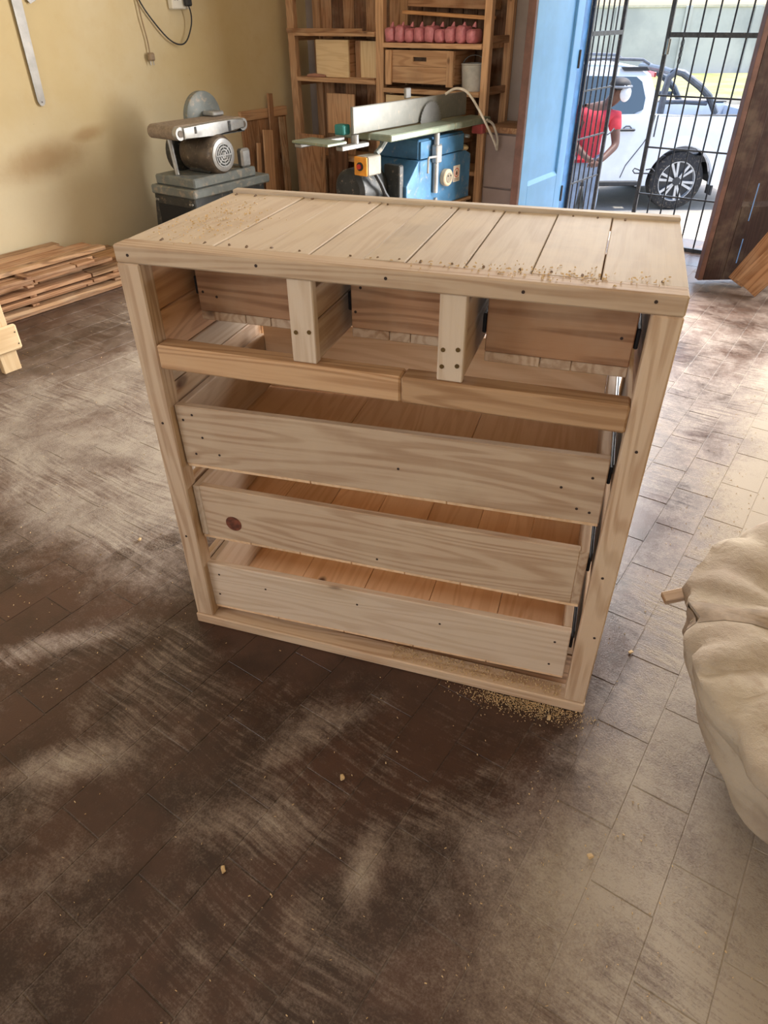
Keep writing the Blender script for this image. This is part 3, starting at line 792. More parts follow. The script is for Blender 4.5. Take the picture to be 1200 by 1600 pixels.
# middle rail with its crack
board('middle_rail', (0.0505, -0.001, 0.752), (0.573, 0.044, 0.805), 'rail', DR, 0.004)
board('middle_rail', (0.5738, -0.001, 0.752), (0.9835, 0.044, 0.805), 'rail', DR, 0.004)
board('middle_rail_back', (0.0505, D_ - 0.042, 0.752), (0.9835, D_ - 0.01, 0.80), 'rail', DR, 0.003)
M_SCREW = plain('brass_screw', srgb(112, 88, 52), 0.4, 0.6)
M_HOLE = plain('nail_hole', srgb(50, 34, 26), 0.8)
def dots(parent, pts, y, r=0.0035, mat=None, name='nail'):
    for x, z in pts:
        MB().cyl((x, y - 0.0008, z), (x, y + 0.002, z), r, n=8).build(name, mat or M_HOLE, parent)
# dividers between the three small drawers
for k, (x0, x1) in enumerate(((0.354, 0.404), (0.640, 0.688))):
    dp = board('divider_post', (x0, 0.006, 0.8055), (x1, 0.026, 0.9655), 'pale', DR, 0.002)
    board('divider_board', (x0 + 0.014, 0.0265, 0.887), (x1 - 0.002, D_ - 0.03, 0.945), 'pine', DR, 0.002)
    board('divider_board', (x0 + 0.014, 0.0265, 0.806), (x1 - 0.002, D_ - 0.03, 0.885), 'pine', DR, 0.002)
    cx = (x0 + x1) / 2
    pp = [(-0.014, -0.02), (0.013, -0.017)] + ([(-0.015, -0.052), (0.013, -0.048)] if k else [])
    for a, b in pp:
        MB().cyl((a, -0.0115, b), (a, -0.009, b), 0.0042, n=10).build('screw', M_SCREW, dp)
dots(DR, [(0.03, 0.982), (0.30, 0.985), (0.545, 0.984), (0.78, 0.983), (0.985, 0.987)], 0.0, 0.003)
dots(DR, [(0.025, 0.62), (0.02, 0.3), (1.01, 0.72), (1.005, 0.42), (1.018, 0.25)], 0.0, 0.003)
M_RUN = plain('black_runner', srgb(34, 34, 38), 0.4, 0.5)
M_RUNS = plain('zinc_runner', srgb(140, 142, 146), 0.35, 0.8)
# nails along the plank ends on top
for i in range(len(edges) - 1):
    for f in (0.25, 0.75):
        x = edges[i] + (edges[i + 1] - edges[i]) * (f + random.uniform(-0.08, 0.08))
        for y in (0.062, D_ - 0.042):
            if random.random() < 0.3: continue
            MB().cyl((x, y + random.uniform(-0.01, 0.01), 0.9982), (x, y, 0.9998), 0.0024, n=8).build('nail', plain('dusty_nail', srgb(128, 104, 82), 0.8), DR)
def drawer(x0, x1, z0, h, y, roll, yaw, kind, overlay, holes, inside='orange', depth=0.43, bk=7, knot=None, back_up=0.0):
    """front board (the part) carrying its sides, back, bottom boards and runners as sub-parts; local origin at front centre"""
    w = x1 - x0
    cx = (x0 + x1) / 2
    fw = w if overlay else w - 0.036
    f = board('drawer', (cx - fw / 2, y, z0), (cx + fw / 2, y + 0.018, z0 + h), kind, DR, 0.002)
    f.rotation_euler = (0, roll, yaw)
    hz = h / 2
    ys = 0.0092 if overlay else -0.009
    sd = depth
    for s_ in (-1, 1):
        board('drawer_side', (s_ * w / 2 - (0.018 if s_ > 0 else 0), ys, -hz + 0.002), (s_ * w / 2 + (0.018 if s_ < 0 else 0), sd, hz - 0.002), 'pale' if s_ < 0 else 'pine', f, 0.002)
        MB().box((s_ * w / 2 + s_ * 0.0004, 0.004, 0.012), (s_ * w / 2 + s_ * 0.0075, sd, 0.050), 0.002).build('runner', M_RUN, f)
        MB().box((s_ * w / 2 + s_ * 0.0078, 0.03, 0.02), (s_ * w / 2 + s_ * 0.0105, sd, 0.042), 0.001).build('runner_slide', M_RUNS, f)
    board('drawer_back', (-w / 2 + 0.0185, sd - 0.018, -hz + 0.002), (w / 2 - 0.0185, sd, hz - 0.002 + back_up), 'inner', f, 0.002)
    n = bk
    for i in range(n):
        a = -w / 2 + w * i / n; b = -w / 2 + w * (i + 1) / n
        board('drawer_bottom_board', (a + 0.0008, -0.006, -hz - 0.0085), (b - 0.0008, sd, -hz - 0.0005 + 0.001 * (i % 2)), inside, f, 0.0012)
    for x, z in holes:
        MB().cyl((x, -0.0095, z), (x, -0.0075, z), 0.003, n=8).build('nail', M_HOLE, f)
    if knot:
        x, z, r = knot
        MB().lathe([(r, 0.0), (r * 0.98, 0.0006), (r * 0.5, 0.0008)], 'Y', (x, -0.0096, z), 24).build('knot', plain('red_knot', srgb(118, 66, 46), 0.6, var=0.3, scale=60), f)
    return f
drawer(0.052, 0.974, 0.521, 0.150, 0.022, R(-1.3), R(0.6), 'pine', True, [(-0.42, 0.055), (-0.445, 0.04), (-0.405, 0.0), (-0.43, -0.045), (-0.37, -0.04), (0.435, 0.03), (0.415, -0.045), (0.44, -0.05), (0.38, 0.0), (0.05, -0.01)], 'inner', bk=3, back_up=0.045)
drawer(0.052, 0.972, 0.302, 0.150, 0.026, R(-0.7), R(0.4), 'pine', False, [(0.0, -0.05)], 'inner', knot=(-0.365, -0.022, 0.021))
drawer(0.048, 0.972, 0.066, 0.148, 0.024, R(-1.2), R(0.5), 'pale', True, [(-0.43, 0.04), (-0.44, -0.03), (-0.30, 0.02), (0.43, 0.035), (0.425, -0.04), (0.16, 0.02), (-0.05, 0.03)], 'inner', bk=5)
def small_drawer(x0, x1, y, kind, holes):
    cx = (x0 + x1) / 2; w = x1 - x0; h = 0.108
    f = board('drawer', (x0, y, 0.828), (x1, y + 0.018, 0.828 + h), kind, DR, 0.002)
    sd = 0.34
    for s_ in (-1, 1):
        board('drawer_side', (s_ * w / 2 - (0.016 if s_ > 0 else 0), 0.0092, -0.052), (s_ * w / 2 + (0.016 if s_ < 0 else 0), sd, 0.052), 'pine', f, 0.002)
        MB().box((s_ * w / 2 + s_ * 0.0004, -0.004, -0.02), (s_ * w / 2 + s_ * 0.0085, sd, 0.018), 0.002).build('runner', M_RUN, f)
    board('drawer_back', (-w / 2 + 0.0165, sd - 0.018, -0.052), (w / 2 - 0.0165, sd, 0.052), 'shelf', f, 0.002)
    cuts = [-w / 2, -w / 2 + w * 0.4, -w / 2 + w * 0.62, w / 2]
    for a, b in zip(cuts[:-1], cuts[1:]):
        board('drawer_bottom_board', (a + 0.0006, -0.0085, -0.0735), (b - 0.0006, sd, -0.0545), 'pine', f, 0.0015)
    for x, z in holes: MB().cyl((x, -0.0095, z), (x, -0.0075, z), 0.003, n=8).build('nail', M_HOLE, f)
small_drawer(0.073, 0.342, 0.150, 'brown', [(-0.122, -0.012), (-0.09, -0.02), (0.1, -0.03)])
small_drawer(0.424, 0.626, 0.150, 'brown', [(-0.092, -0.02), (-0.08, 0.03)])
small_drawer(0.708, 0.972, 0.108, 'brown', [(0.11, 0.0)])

# ------------------------------------------------------------------ shelf unit on the back wall
SY = 3.85
SH = thing('shelf_unit', 'tall rough pine shelf unit against the back wall', 'shelf', (0, 0, 0))
for x0, x1 in ((-2.895, -2.83), (-2.10, -2.035), (-1.27, -1.22)):
    board('upright', (x0, SY, 0.0), (x1, SY + 0.045, 2.2), 'shelf', SH)
    board('upright', (x0, YB - 0.05, 0.0), (x1, YB - 0.006, 2.2), 'shelf', SH)
    for z in (0.42, 0.935, 1.215, 1.7): board('cross_piece', (x0 + 0.012, SY + 0.046, z - 0.03), (x1 - 0.012, YB - 0.051, z + 0.012), 'brown', SH)
for z, a, b in ((0.44, -2.829, -2.101), (0.952, -2.829, -2.101), (1.232, -2.829, -2.101), (1.72, -2.829, -2.101), (0.44, -2.034, -1.271), (0.91, -2.034, -1.271), (1.172, -2.034, -1.271), (1.72, -2.034, -1.271)):
    board('shelf_board', (a, SY - 0.012, z - 0.016), (b, SY + 0.15, z + 0.012), 'shelf', SH)
    board('shelf_board', (a, SY + 0.152, z - 0.014), (b, YB - 0.052, z + 0.010), 'shelf', SH)
for k in range(7):
    x0 = -2.826 + k * 0.104
    board('back_board', (x0, YB - 0.030, 0.02), (x0 + 0.098 + 0.004 * (k % 2), YB - 0.008, 2.1), 'dark' if k % 2 else 'brown', SH)
for k in range(7):
    x0 = -2.03 + k * 0.108
    board('back_board', (x0, YB - 0.030, 0.02), (x0 + 0.103, YB - 0.008, 2.1), 'dark', SH)
board('edge_strip', (-2.89, SY - 0.016, 1.236), (-2.2, SY - 0.0125, 1.262), 'brown', SH)

def crate(name, label, lo, hi, kind='shelf', cut=False):
    c = thing(name, label, 'box', (0, 0, 0))
    x0, y0, z0 = lo; x1, y1, z1 = hi
    zm = z0 + (z1 - z0) * 0.52
    if cut:
        # front boards with a hand slot in the upper one
        sx0, sx1 = x0 + (x1 - x0) * 0.40, x0 + (x1 - x0) * 0.60
        sz0, sz1 = z1 - 0.062, z1 - 0.038
        pts = [(x0 + 0.001, y0)]
        up = MB().box((x0, y0, zm), (x1, y0 + 0.016, sz0)).box((x0, y0, sz1), (x1, y0 + 0.016, z1)).box((x0, y0, sz0), (sx0, y0 + 0.016, sz1)).box((sx1, y0, sz0), (x1, y0 + 0.016, sz1))
        up.build('front_board', wood(kind, 0), c)
        board('front_board', (x0, y0, z0), (x1, y0 + 0.016, zm - 0.002), kind, c)
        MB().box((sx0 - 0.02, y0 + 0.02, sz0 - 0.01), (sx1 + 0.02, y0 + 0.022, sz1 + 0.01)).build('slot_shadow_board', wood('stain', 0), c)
        for xa in (x0 - 0.004, x1 - 0.046): board('corner_batten', (xa, y0 - 0.019, z0 - 0.012), (xa + 0.05, y0 - 0.001, z1), kind, c)
    else:
        board('front_board', (x0, y0, z0), (x1, y0 + 0.016, z1), kind, c)
    for xa, xb in ((x0, x0 + 0.016), (x1 - 0.016, x1)): board('side_board', (xa, y0 + 0.0165, z0), (xb, y1 - 0.0165, z1), 'brown', c, axis=1)
    board('back_board', (x0, y1 - 0.016, z0), (x1, y1, z1), 'brown', c)
    board('bottom_board', (x0 + 0.0165, y0 + 0.0165, z0), (x1 - 0.0165, y1 - 0.0165, z0 + 0.014), 'brown', c)
    return c
crate('wooden_crate', 'wooden crate with a hand slot on the right shelf bay', (-2.0, SY - 0.005, 0.955), (-1.47, YB - 0.07, 1.145), 'shelf', True)
crate('wooden_box', 'plain plywood box below the slotted crate', (-2.02, SY + 0.005, 0.60), (-1.44, YB - 0.07, 0.88), 'blond')
crate('wooden_box', 'pale square box with one knot on the left shelf bay', (-2.66, SY + 0.03, 0.966), (-2.36, YB - 0.08, 1.195), 'blond')
crate('wooden_box', 'half-hidden pale box right of the knotted box', (-2.275, SY + 0.06, 0.966), (-2.12, YB - 0.08, 1.19), 'blond')
tag(board('plank', (-2.35, SY + 0.10, 0.966), (-2.285, SY + 0.12, 1.19), 'brown'), 'brown offcut standing between the two pale boxes', 'plank')
tag(board('plank', (-2.34, SY - 0.004, 0.965), (-2.11, SY + 0.03, 0.974), 'brown'), 'thin flat strip lying on the left shelf', 'plank')
ro_ = MB().tube([(-2.73, SY + 0.01, 0.972), (-2.66, SY + 0.0, 0.975), (-2.60, SY + 0.012, 0.973), (-2.57, SY + 0.02, 0.972)], [0.010, 0.013, 0.012, 0.008], 8).build('cloth_roll', plain('pinkish_cloth', srgb(176, 128, 108), 0.9), smooth=True)
tag(ro_, 'small pinkish rag roll at the left end of the shelf', 'cloth')
for k, (x0, x1, z1, y, kd, lean, lab) in enumerate(((-2.62, -2.36, 0.86, SY + 0.09, 'shelf', 0.05, 'upright tan board inside the lower left shelf bay'), (-2.775, -2.52, 0.60, SY - 0.10, 'brown', 0.08, 'wide reddish board leaning in front of the left shelf bay'), (-2.505, -2.325, 0.615, SY - 0.07, 'dark', 0.07, 'dark knotty board leaning beside the wide reddish board'))):
    h = z1
    o = board('plank', (x0, y - 0.009, 0.455 if k == 0 else 0.004), (x1, y + 0.009, h), kd, rot=(-lean * 0.5, 0, 0))
    tag(o, lab, 'plank')
ORD = ['first', 'second', 'third', 'fourth', 'fifth', 'sixth', 'seventh', 'eighth', 'ninth', 'tenth']
# pink plastic packs in a row
M_PINK = plain('pink_plastic', srgb(206, 128, 138), 0.35, var=0.14, scale=18, bump=0.25)
for k in range(9):
    x = -1.985 + k * 0.078
    m = MB()
    m.box((-0.035, -0.06, 0), (0.035, 0.06, 0.085 + 0.01 * math.sin(k * 2.1)), 0.022, seg=3)
    for v in m.bm.verts: v.co += Vector((random.uniform(-.003, .003), random.uniform(-.003, .003), random.uniform(-.003, .003)))
    pk = m.build('pink_pack', M_PINK, None, (x, SY + 0.05, 1.187), (0, R(random.uniform(-3, 3)), 0), smooth=True)
    mb2 = MB().cyl((0, -0.005, 0.084), (0.004, 0, 0.112), 0.016, 0.004, 8)
    mb2.build('tied_end', M_PINK, pk, smooth=True)
    tag(pk, ORD[k] + ' pink plastic pack from the left in the row on the right shelf', 'pack', 'pink packs on the right shelf')
pb = board('plank', (-1.95, SY + 0.10, 1.325), (-1.30, SY + 0.22, 1.345), 'orange', rot=(0, R(3), 0)); tag(pb, 'reddish board resting across the pink packs', 'plank')
pb = board('plank', (-1.93, SY + 0.14, 1.372), (-1.30, SY + 0.28, 1.422), 'brown', rot=(0, R(2), 0)); tag(pb, 'thick brown board topmost above the pink packs', 'plank')
# bucket and cabinet in the dim corner beside the blue door
bk = MB().lathe([(0.06, 0.0), (0.075, 0.0), (0.085, 0.145), (0.09, 0.15), (0.085, 0.155), (0.079, 0.15), (0.07, 0.01)], 'Z', n=28).build('bucket', plain('white_bucket', srgb(186, 184, 178), 0.5, var=0.1, dust=0.1), None, (-1.372, SY + 0.1, 0.9225), smooth=True)
tag(bk, 'small whitish tub on the shelf right of the plywood box', 'tub')
MB().tube([(0.086 * math.cos(a), 0.0, 0.14 + 0.06 * math.sin(a)) for a in [PI * i / 10 for i in range(11)]], 0.003, 6).build('wire_handle', M_RUNS, bk)
cbn = thing('low_cabinet', 'grey-mauve low cabinet between shelf unit and blue door', 'cabinet', (0, 0, 0))
M_CAB = plain('mauve_board', srgb(150, 132, 126), 0.75, var=0.08, scale=4)
MB().box((-1.205, SY + 0.01, 0.0), (-0.87, YB - 0.01, 0.70), 0.003).build('carcass', M_CAB, cbn)
board('worktop', (-1.21, SY - 0.01, 0.7005), (-0.865, YB - 0.008, 0.735), 'brown', cbn)
for z0, z1 in ((0.05, 0.36), (0.37, 0.69)): MB().box((-1.19, SY - 0.006, z0), (-0.885, SY + 0.0095, z1), 0.003).build('drawer_front', M_CAB, cbn)

# ------------------------------------------------------------------ boards panel and leaning planks at the left wall corner
PN = thing('board_panel', 'brown boarded panel standing against the yellow wall corner', 'panel', (0, 0, 0))
for k in range(6):
    y0 = 3.36 + k * 0.083
    board('panel_board', (XL + 0.004, y0, 0.0), (XL + 0.022, y0 + 0.080, 0.70), 'brown', PN)
board('cap_rail', (XL + 0.002, 3.35, 0.702), (XL + 0.034, 3.86, 0.765), 'shelf', PN)
for k, (y, x, h, ln, wd, kd, lab) in enumerate(((3.44, -2.93, 0.55, 0.12, 0.035, 'shelf', 'short thin strip leaning at the panel, leftmost of the leaning planks'), (3.53, -2.90, 0.63, 0.13, 0.10, 'shelf', 'wide short plank leaning at the boarded panel'), (3.625, -2.925, 0.86, 0.17, 0.05, 'brown', 'long narrow plank leaning behind the wide short one'), (3.72, -2.90, 0.70, 0.05, 0.06, 'old', 'upright plank beside the shelf unit post'))):
    o = board('plank', (x - 0.009, y - wd / 2, 0.0), (x + 0.009, y + wd / 2, h), kd, rot=(R(-9 + 2 * k), R(-4), 0))
    o.location.z += 0.004
    tag(o, lab, 'plank')

# ------------------------------------------------------------------ belt and disc sander
M_GM = plain('grey_machine', srgb(112, 118, 116), 0.5, 0.1, var=0.1, scale=10, dust=0.28)
M_GD = plain('dark_machine', srgb(52, 54, 54), 0.5, 0.2, var=0.15, dust=0.15)
M_AL = plain('cast_aluminium', srgb(168, 168, 166), 0.42, 0.6, var=0.12, dust=0.15)
M_BELT = plain('sanding_belt', srgb(140, 124, 106), 0.95, var=0.12, scale=60, bump=0.2)
M_BRONZE = plain('motor_brown', srgb(96, 84, 72), 0.45, 0.3, var=0.15, dust=0.2)
SN = thing('belt_sander', 'grey belt and disc sander on a steel stand by the yellow wall', 'sander', (-2.33, 2.34, 0))
# stand
m = MB()
A = [(-0.23, -0.10), (0.16, -0.10), (0.16, 0.40), (-0.23, 0.40)]
m.prism([(-0.27, 0.0), (0.19, 0.0), (0.15, 0.47), (-0.20, 0.47)], -0.24, 0.36, 0.01).build('stand', M_GD, SN)
MB().box((-0.17, -0.244, 0.12), (0.11, -0.2405, 0.42), 0.002).build('stand_opening', plain('deep_black', srgb(22, 24, 26), 0.8), SN)
for x, z in ((-0.185, 0.44), (-0.165, 0.44), (0.115, 0.44), (0.135, 0.44)): MB().cyl((x, -0.246, z), (x, -0.2402, z), 0.007, n=8).build('bolt', M_AL, SN)
MB().box((-0.21, -0.25, 0.4705), (0.17, 0.40, 0.52), 0.008).build('base_plate', M_GM, SN)
MB().box((-0.19, -0.22, 0.5205), (0.15, 0.30, 0.575), 0.008).build('upper_base', M_GM, SN)
# motor with its axis across the wall, fan end to the room
MB().lathe([(0.085, -0.12), (0.10, -0.11), (0.10, 0.04), (0.108, 0.045), (0.108, 0.13), (0.098, 0.15), (0.09, 0.155)], 'X', (0.0, 0.03, 0.672), 32).build('motor', M_BRONZE, SN, smooth=True)
fg = MB().lathe([(0.088, 0.0), (0.088, 0.006), (0.082, 0.008)], 'X', (0.1555, 0.03, 0.672), 32).build('fan_cover', M_AL, SN, smooth=True)
MB().cyl((0.1636, 0.03, 0.672), (0.1642, 0.03, 0.672), 0.066, n=28).build('grille_recess', M_GD, fg)
for r_ in (0.014, 0.03, 0.046, 0.062):
    MB().lathe([(r_ - 0.004, 0.0), (r_ + 0.003, 0.0), (r_ + 0.003, 0.003), (r_ - 0.004, 0.003)], 'X', (0.1644, 0.03, 0.672), 28, True).build('grille_ring', M_AL, fg)
for k in range(4):
    a = k * PI / 4
    dy, dz = math.cos(a) * 0.064, math.sin(a) * 0.064
    MB().tube([(0.166, 0.03 - dy, 0.672 - dz), (0.166, 0.03 + dy, 0.672 + dz)], 0.0028, 5).build('grille_spoke', M_AL, fg)
MB().lathe([(0.125, -0.19), (0.13, -0.185), (0.13, -0.135), (0.12, -0.125)], 'X', (0.0, 0.02, 0.672), 32).build('pulley_guard', M_GD, SN, smooth=True)
MB().box((-0.08, -0.04, 0.576), (0.10, 0.10, 0.60), 0.004).build('motor_foot', M_GD, SN)
MB().cyl((-0.04, -0.17, 0.575), (-0.075, -0.16, 0.77), 0.013, n=10).build('support_rod', M_AL, SN)
MB().box((0.09, 0.20, 0.576), (0.14, 0.28, 0.68), 0.012).build('switch_box', M_AL, SN)
MB().box((-0.04, 0.05, 0.76), (0.06, 0.14, 0.80), 0.01).build('arm_bracket', M_AL, SN)
# belt bed along the wall
def stadium(y0, y1, z0, z1, n=8):
    r = (z1 - z0) / 2; zc = (z0 + z1) / 2
    p = [(y1 - r + r * math.sin(a), zc + r * math.cos(a)) for a in [PI * i / n for i in range(n + 1)]]
    p += [(y0 + r - r * math.sin(a), zc - r * math.cos(a)) for a in [PI * i / n for i in range(n + 1)]]
    return p
MB().prism(stadium(-0.27, 0.30, 0.772, 0.845), -0.12, 0.085, 0.0, 'X').build('sanding_belt', M_BELT, SN, smooth=True)
MB().prism([(-0.215, 0.778), (0.0, 0.775), (0.26, 0.790), (0.26, 0.838), (0.17, 0.842), (0.03, 0.842), (-0.215, 0.836)], 0.0852, 0.13, 0.006, 'X').build('side_cover', M_AL, SN, smooth=True)
MB().box((0.1302, 0.125, 0.785), (0.134, 0.145, 0.838), 0.001).build('cover_slot', M_GD, SN)
MB().box((0.1302, -0.14, 0.80), (0.134, -0.125, 0.835), 0.001).build('cover_slot', M_GD, SN)
for y in (-0.235, 0.265):
    rl_ = MB().cyl((0.0855, y, 0.808), (0.118, y, 0.808), 0.033, n=22).build('roller_end', M_AL, SN, smooth=True)
    MB().cyl((0.1185, y, 0.808), (0.1225, y, 0.808), 0.018, n=16).build('roller_bearing', M_BRONZE, rl_)
MB().box((-0.02, 0.02, 0.7705), (0.12, 0.27, 0.7745)).build('under_tray', M_GD, SN)
# sanding disc behind
dg = MB().lathe([(0.02, -0.05), (0.135, -0.05), (0.14, -0.045), (0.14, -0.012), (0.132, -0.006), (0.03, 0.0)], 'X', (-0.13, 0.20, 0.835), 36).build('disc_guard', M_GM, SN, smooth=True)
MB().box((-0.128, 0.17, 0.848), (-0.03, 0.26, 0.872), 0.006).build('disc_table', M_AL, SN)
MB().box((-0.20, 0.14, 0.576), (-0.14, 0.26, 0.72), 0.005).build('disc_bracket', M_GD, SN)

# ------------------------------------------------------------------ planer and saw combination machine
M_BL = plain('machine_blue', srgb(64, 112, 150), 0.45, 0.1, var=0.14, scale=8, dust=0.16)
M_GRN = plain('greenish_table', srgb(132, 142, 124), 0.4, 0.4, var=0.08, dust=0.2)
M_ORG = plain('switch_orange', srgb(226, 150, 50), 0.5)
M_TEAL = plain('teal_knob', srgb(40, 120, 116), 0.5)
M_STEEL = plain('bright_steel', srgb(150, 150, 148), 0.4, 0.6, var=0.08)
PL = thing('planer_saw', 'blue combination planer and table saw with a long fence, in front of the shelves', 'machine', (-1.24, 3.24, 0), (0, 0, R(-4)))
# local frame: y runs along the table, x towards the room
body = [(-0.30, 0.34), (0.40, 0.34), (0.40, 0.60), (0.34, 0.625), (-0.18, 0.625), (-0.30, 0.50)]
MB().prism(body, -0.34, 0.02, 0.006, 'X').build('body', M_BL, PL)
MB().box((-0.30, -0.16, 0.6255), (0.0, 0.33, 0.735), 0.006).build('thicknesser_hood', M_BL, PL)
MB().box((0.0005, -0.15, 0.63), (0.012, 0.32, 0.725), 0.002).build('hood_plate', M_BL, PL)
for x in (-0.30, -0.02):
    for y in (-0.26, 0.36): board('stand_leg', (x - 0.03, y - 0.03, 0.0), (x + 0.03, y + 0.03, 0.318), 'old', PL)
board('stand_top', (-0.36, -0.32, 0.3185), (0.03, 0.42, 0.3385), 'old', PL)
# tables, fence, blade
MB().box((-0.10, -0.50, 0.765), (0.06, 0.14, 0.80), 0.006, rot=(0, 0, 0)).build('front_table', M_GRN, PL)
MB().box((-0.10, 0.145, 0.765), (0.06, 0.555, 0.80), 0.006).build('rear_table', M_GRN, PL)
MB().box((-0.40, -0.46, 0.755), (-0.135, 0.555, 0.79), 0.006).build('outer_table', M_GRN, PL)
MB().box((-0.132, -0.62, 0.803), (-0.112, 0.52, 0.935), 0.004).build('fence', plain('fence_aluminium', srgb(126, 126, 120), 0.5, 0.2, var=0.06, dust=0.12), PL)
MB().box((-0.16, -0.10, 0.936), (-0.14, -0.05, 0.99), 0.004).build('fence_post', M_STEEL, PL)
bl = MB()
n = 40
pts = []
for i in range(n):
    a = 2 * PI * i / n
    pts += [(0.10 + 0.105 * math.cos(a), 0.80 + 0.105 * math.sin(a)), (0.10 + 0.115 * math.cos(a + 0.03), 0.80 + 0.115 * math.sin(a + 0.03))]
MB().prism(pts, -0.098, -0.0955, 0.0, 'X').build('saw_blade', M_STEEL, PL)
MB().box((-0.36, -0.84, 0.745), (-0.31, -0.47, 0.765), 0.004).build('support_arm', M_STEEL, PL)
MB().box((-0.14, -0.74, 0.735), (-0.09, -0.51, 0.758), 0.004).build('support_arm', M_STEEL, PL)
MB().box((-0.36, -0.86, 0.768), (-0.09, -0.70, 0.782), 0.004).build('outfeed_plate', M_GRN, PL)
MB().box((-0.22, -0.66, 0.80), (-0.15, -0.60, 0.85), 0.006).build('teal_clamp', M_TEAL, PL)
MB().cyl((-0.12, -0.60, 0.74), (-0.12, -0.60, 0.80), 0.022, n=14).build('clamp_post', M_STEEL, PL)
# switch box, motor, dial, lever, sticker, column
sw = MB().box((-0.10, -0.62, 0.60), (-0.01, -0.50, 0.70), 0.006).build('switch_box', plain('switch_grey', srgb(128, 122, 110), 0.6, dust=0.2), PL)
MB().box((-0.105, -0.632, 0.602), (-0.012, -0.6205, 0.698), 0.004).build('switch_face', M_ORG, sw)
MB().cyl((-0.058, -0.640, 0.65), (-0.058, -0.6325, 0.65), 0.022, n=18).build('switch_knob', M_BLACK, sw)
MB().cyl((-0.058, -0.650, 0.65), (-0.058, -0.6405, 0.65), 0.013, n=14).build('stop_button', plain('stop_red', srgb(190, 50, 40), 0.5), sw)
MB().tube([(-0.05, -0.5, 0.70), (-0.05, -0.46, 0.72), (-0.04, -0.42, 0.765)], 0.016, 8).build('switch_bracket', M_GM, PL)
MB().lathe([(0.09, -0.58), (0.115, -0.56), (0.12, -0.38), (0.11, -0.345)], 'Y', (-0.20, 0, 0.50), 28).build('motor', M_GD, PL, smooth=True)
MB().box((-0.33, -0.56, 0.3390), (-0.08, -0.36, 0.39), 0.01).build('motor_foot', M_GD, PL)
MB().box((-0.36, -0.62, 0.3185), (-0.04, -0.325, 0.3385), 0.004).build('motor_shelf', M_GD, PL)
for x in (-0.33, -0.07): board('shelf_leg', (x - 0.02, -0.60, 0.0), (x + 0.02, -0.56, 0.318), 'old', PL)
MB().tube([(-0.06, -0.50, 0.60), (-0.04, -0.47, 0.54), (-0.05, -0.42, 0.48), (-0.03, -0.38, 0.42), (-0.05, -0.37, 0.36)], 0.012, 7).build('belt_hose', M_BLACK, PL, smooth=True)
MB().box((-0.12, -0.345, 0.40), (0.0, -0.3, 0.62), 0.006).build('end_plate', M_GD, PL)
dial = MB().lathe([(0.048, 0.0), (0.05, 0.01), (0.05, 0.03), (0.044, 0.036)], 'X', (0.0205, 0.10, 0.50), 28).build('dial', plain('dial_cream', srgb(206, 188, 160), 0.5), PL, smooth=True)
MB().lathe([(0.030, 0.0), (0.030, 0.002), (0.028, 0.003)], 'X', (0.0568, 0.10, 0.50), 24).build('dial_face', plain('dial_grey', srgb(150, 140, 124), 0.5), dial)
for y in (0.085, 0.115): MB().cyl((0.0598, y, 0.512), (0.0620, y, 0.512), 0.005, n=10).build('dial_dot', M_BLACK, dial)
st = MB().box((0.0205, 0.20, 0.455), (0.0222, 0.275, 0.55), 0.0005).build('warning_sticker', plain('sticker_white', srgb(222, 212, 196), 0.6, var=0.03), PL)
MB().lathe([(0.022, 0.0), (0.028, 0.0), (0.028, 0.0008), (0.022, 0.0008)], 'X', (0.0223, 0.2375, 0.508), 24, True).build('sticker_ring', plain('sticker_red', srgb(196, 96, 80), 0.6), st)
MB().prism([(0.228, 0.494), (0.247, 0.494), (0.250, 0.506), (0.243, 0.514), (0.241, 0.524), (0.235, 0.516), (0.230, 0.512), (0.226, 0.503)], 0.0223, 0.0231, 0, 'X').build('sticker_flame', plain('sticker_dark', srgb(96, 70, 60), 0.6), st)
for k in range(2): MB().box((0.0223, 0.208, 0.462 + k * 0.009), (0.0227, 0.267, 0.465 + k * 0.009)).build('sticker_line', plain('sticker_dark', srgb(96, 70, 60), 0.6), st)
MB().cyl((0.035, -0.02, 0.43), (0.035, -0.02, 0.762), 0.018, n=14).build('column', M_AL, PL, smooth=True)
MB().box((0.02, -0.05, 0.60), (0.06, 0.01, 0.70), 0.006).build('column_clamp', M_AL, PL)
MB().tube([(0.06, -0.05, 0.64), (0.065, -0.14, 0.645), (0.065, -0.145, 0.63), (0.065, -0.145, 0.56)], 0.007, 8).build('crank_lever', M_AL, PL, smooth=True)
MB().cyl((0.021, 0.0, 0.385), (0.034, 0.0, 0.385), 0.012, n=12).build('bolt', M_AL, PL)
MB().cyl((0.021, 0.32, 0.71), (0.05, 0.32, 0.71), 0.010, n=10).build('bolt', M_AL, PL)
MB().box((-0.05, 0.50, 0.70), (0.03, 0.555, 0.762), 0.006).build('red_guard', plain('guard_red', srgb(176, 84, 84), 0.5), PL)
cbl = [(-0.08, 0.22, 0.94), (-0.03, 0.26, 0.97), (0.03, 0.30, 0.95), (0.08, 0.36, 0.86), (0.11, 0.43, 0.76), (0.12, 0.52, 0.66), (0.115, 0.565, 0.61), (0.11, 0.58, 0.625), (0.11, 0.57, 0.68), (0.10, 0.52, 0.76), (0.08, 0.47, 0.79)]
def smooth_path(p, n=5):
    p = [Vector(q) for q in p]; out = []
    for i in range(len(p) - 1):
        p0, p1, p2, p3 = p[max(i - 1, 0)], p[i], p[i + 1], p[min(i + 2, len(p) - 1)]
        for k in range(n):
            t = k / n
            out.append(0.5 * ((2 * p1) + (-p0 + p2) * t + (2 * p0 - 5 * p1 + 4 * p2 - p3) * t * t + (-p0 + 3 * p1 - 3 * p2 + p3) * t ** 3))
    out.append(p[-1]); return out
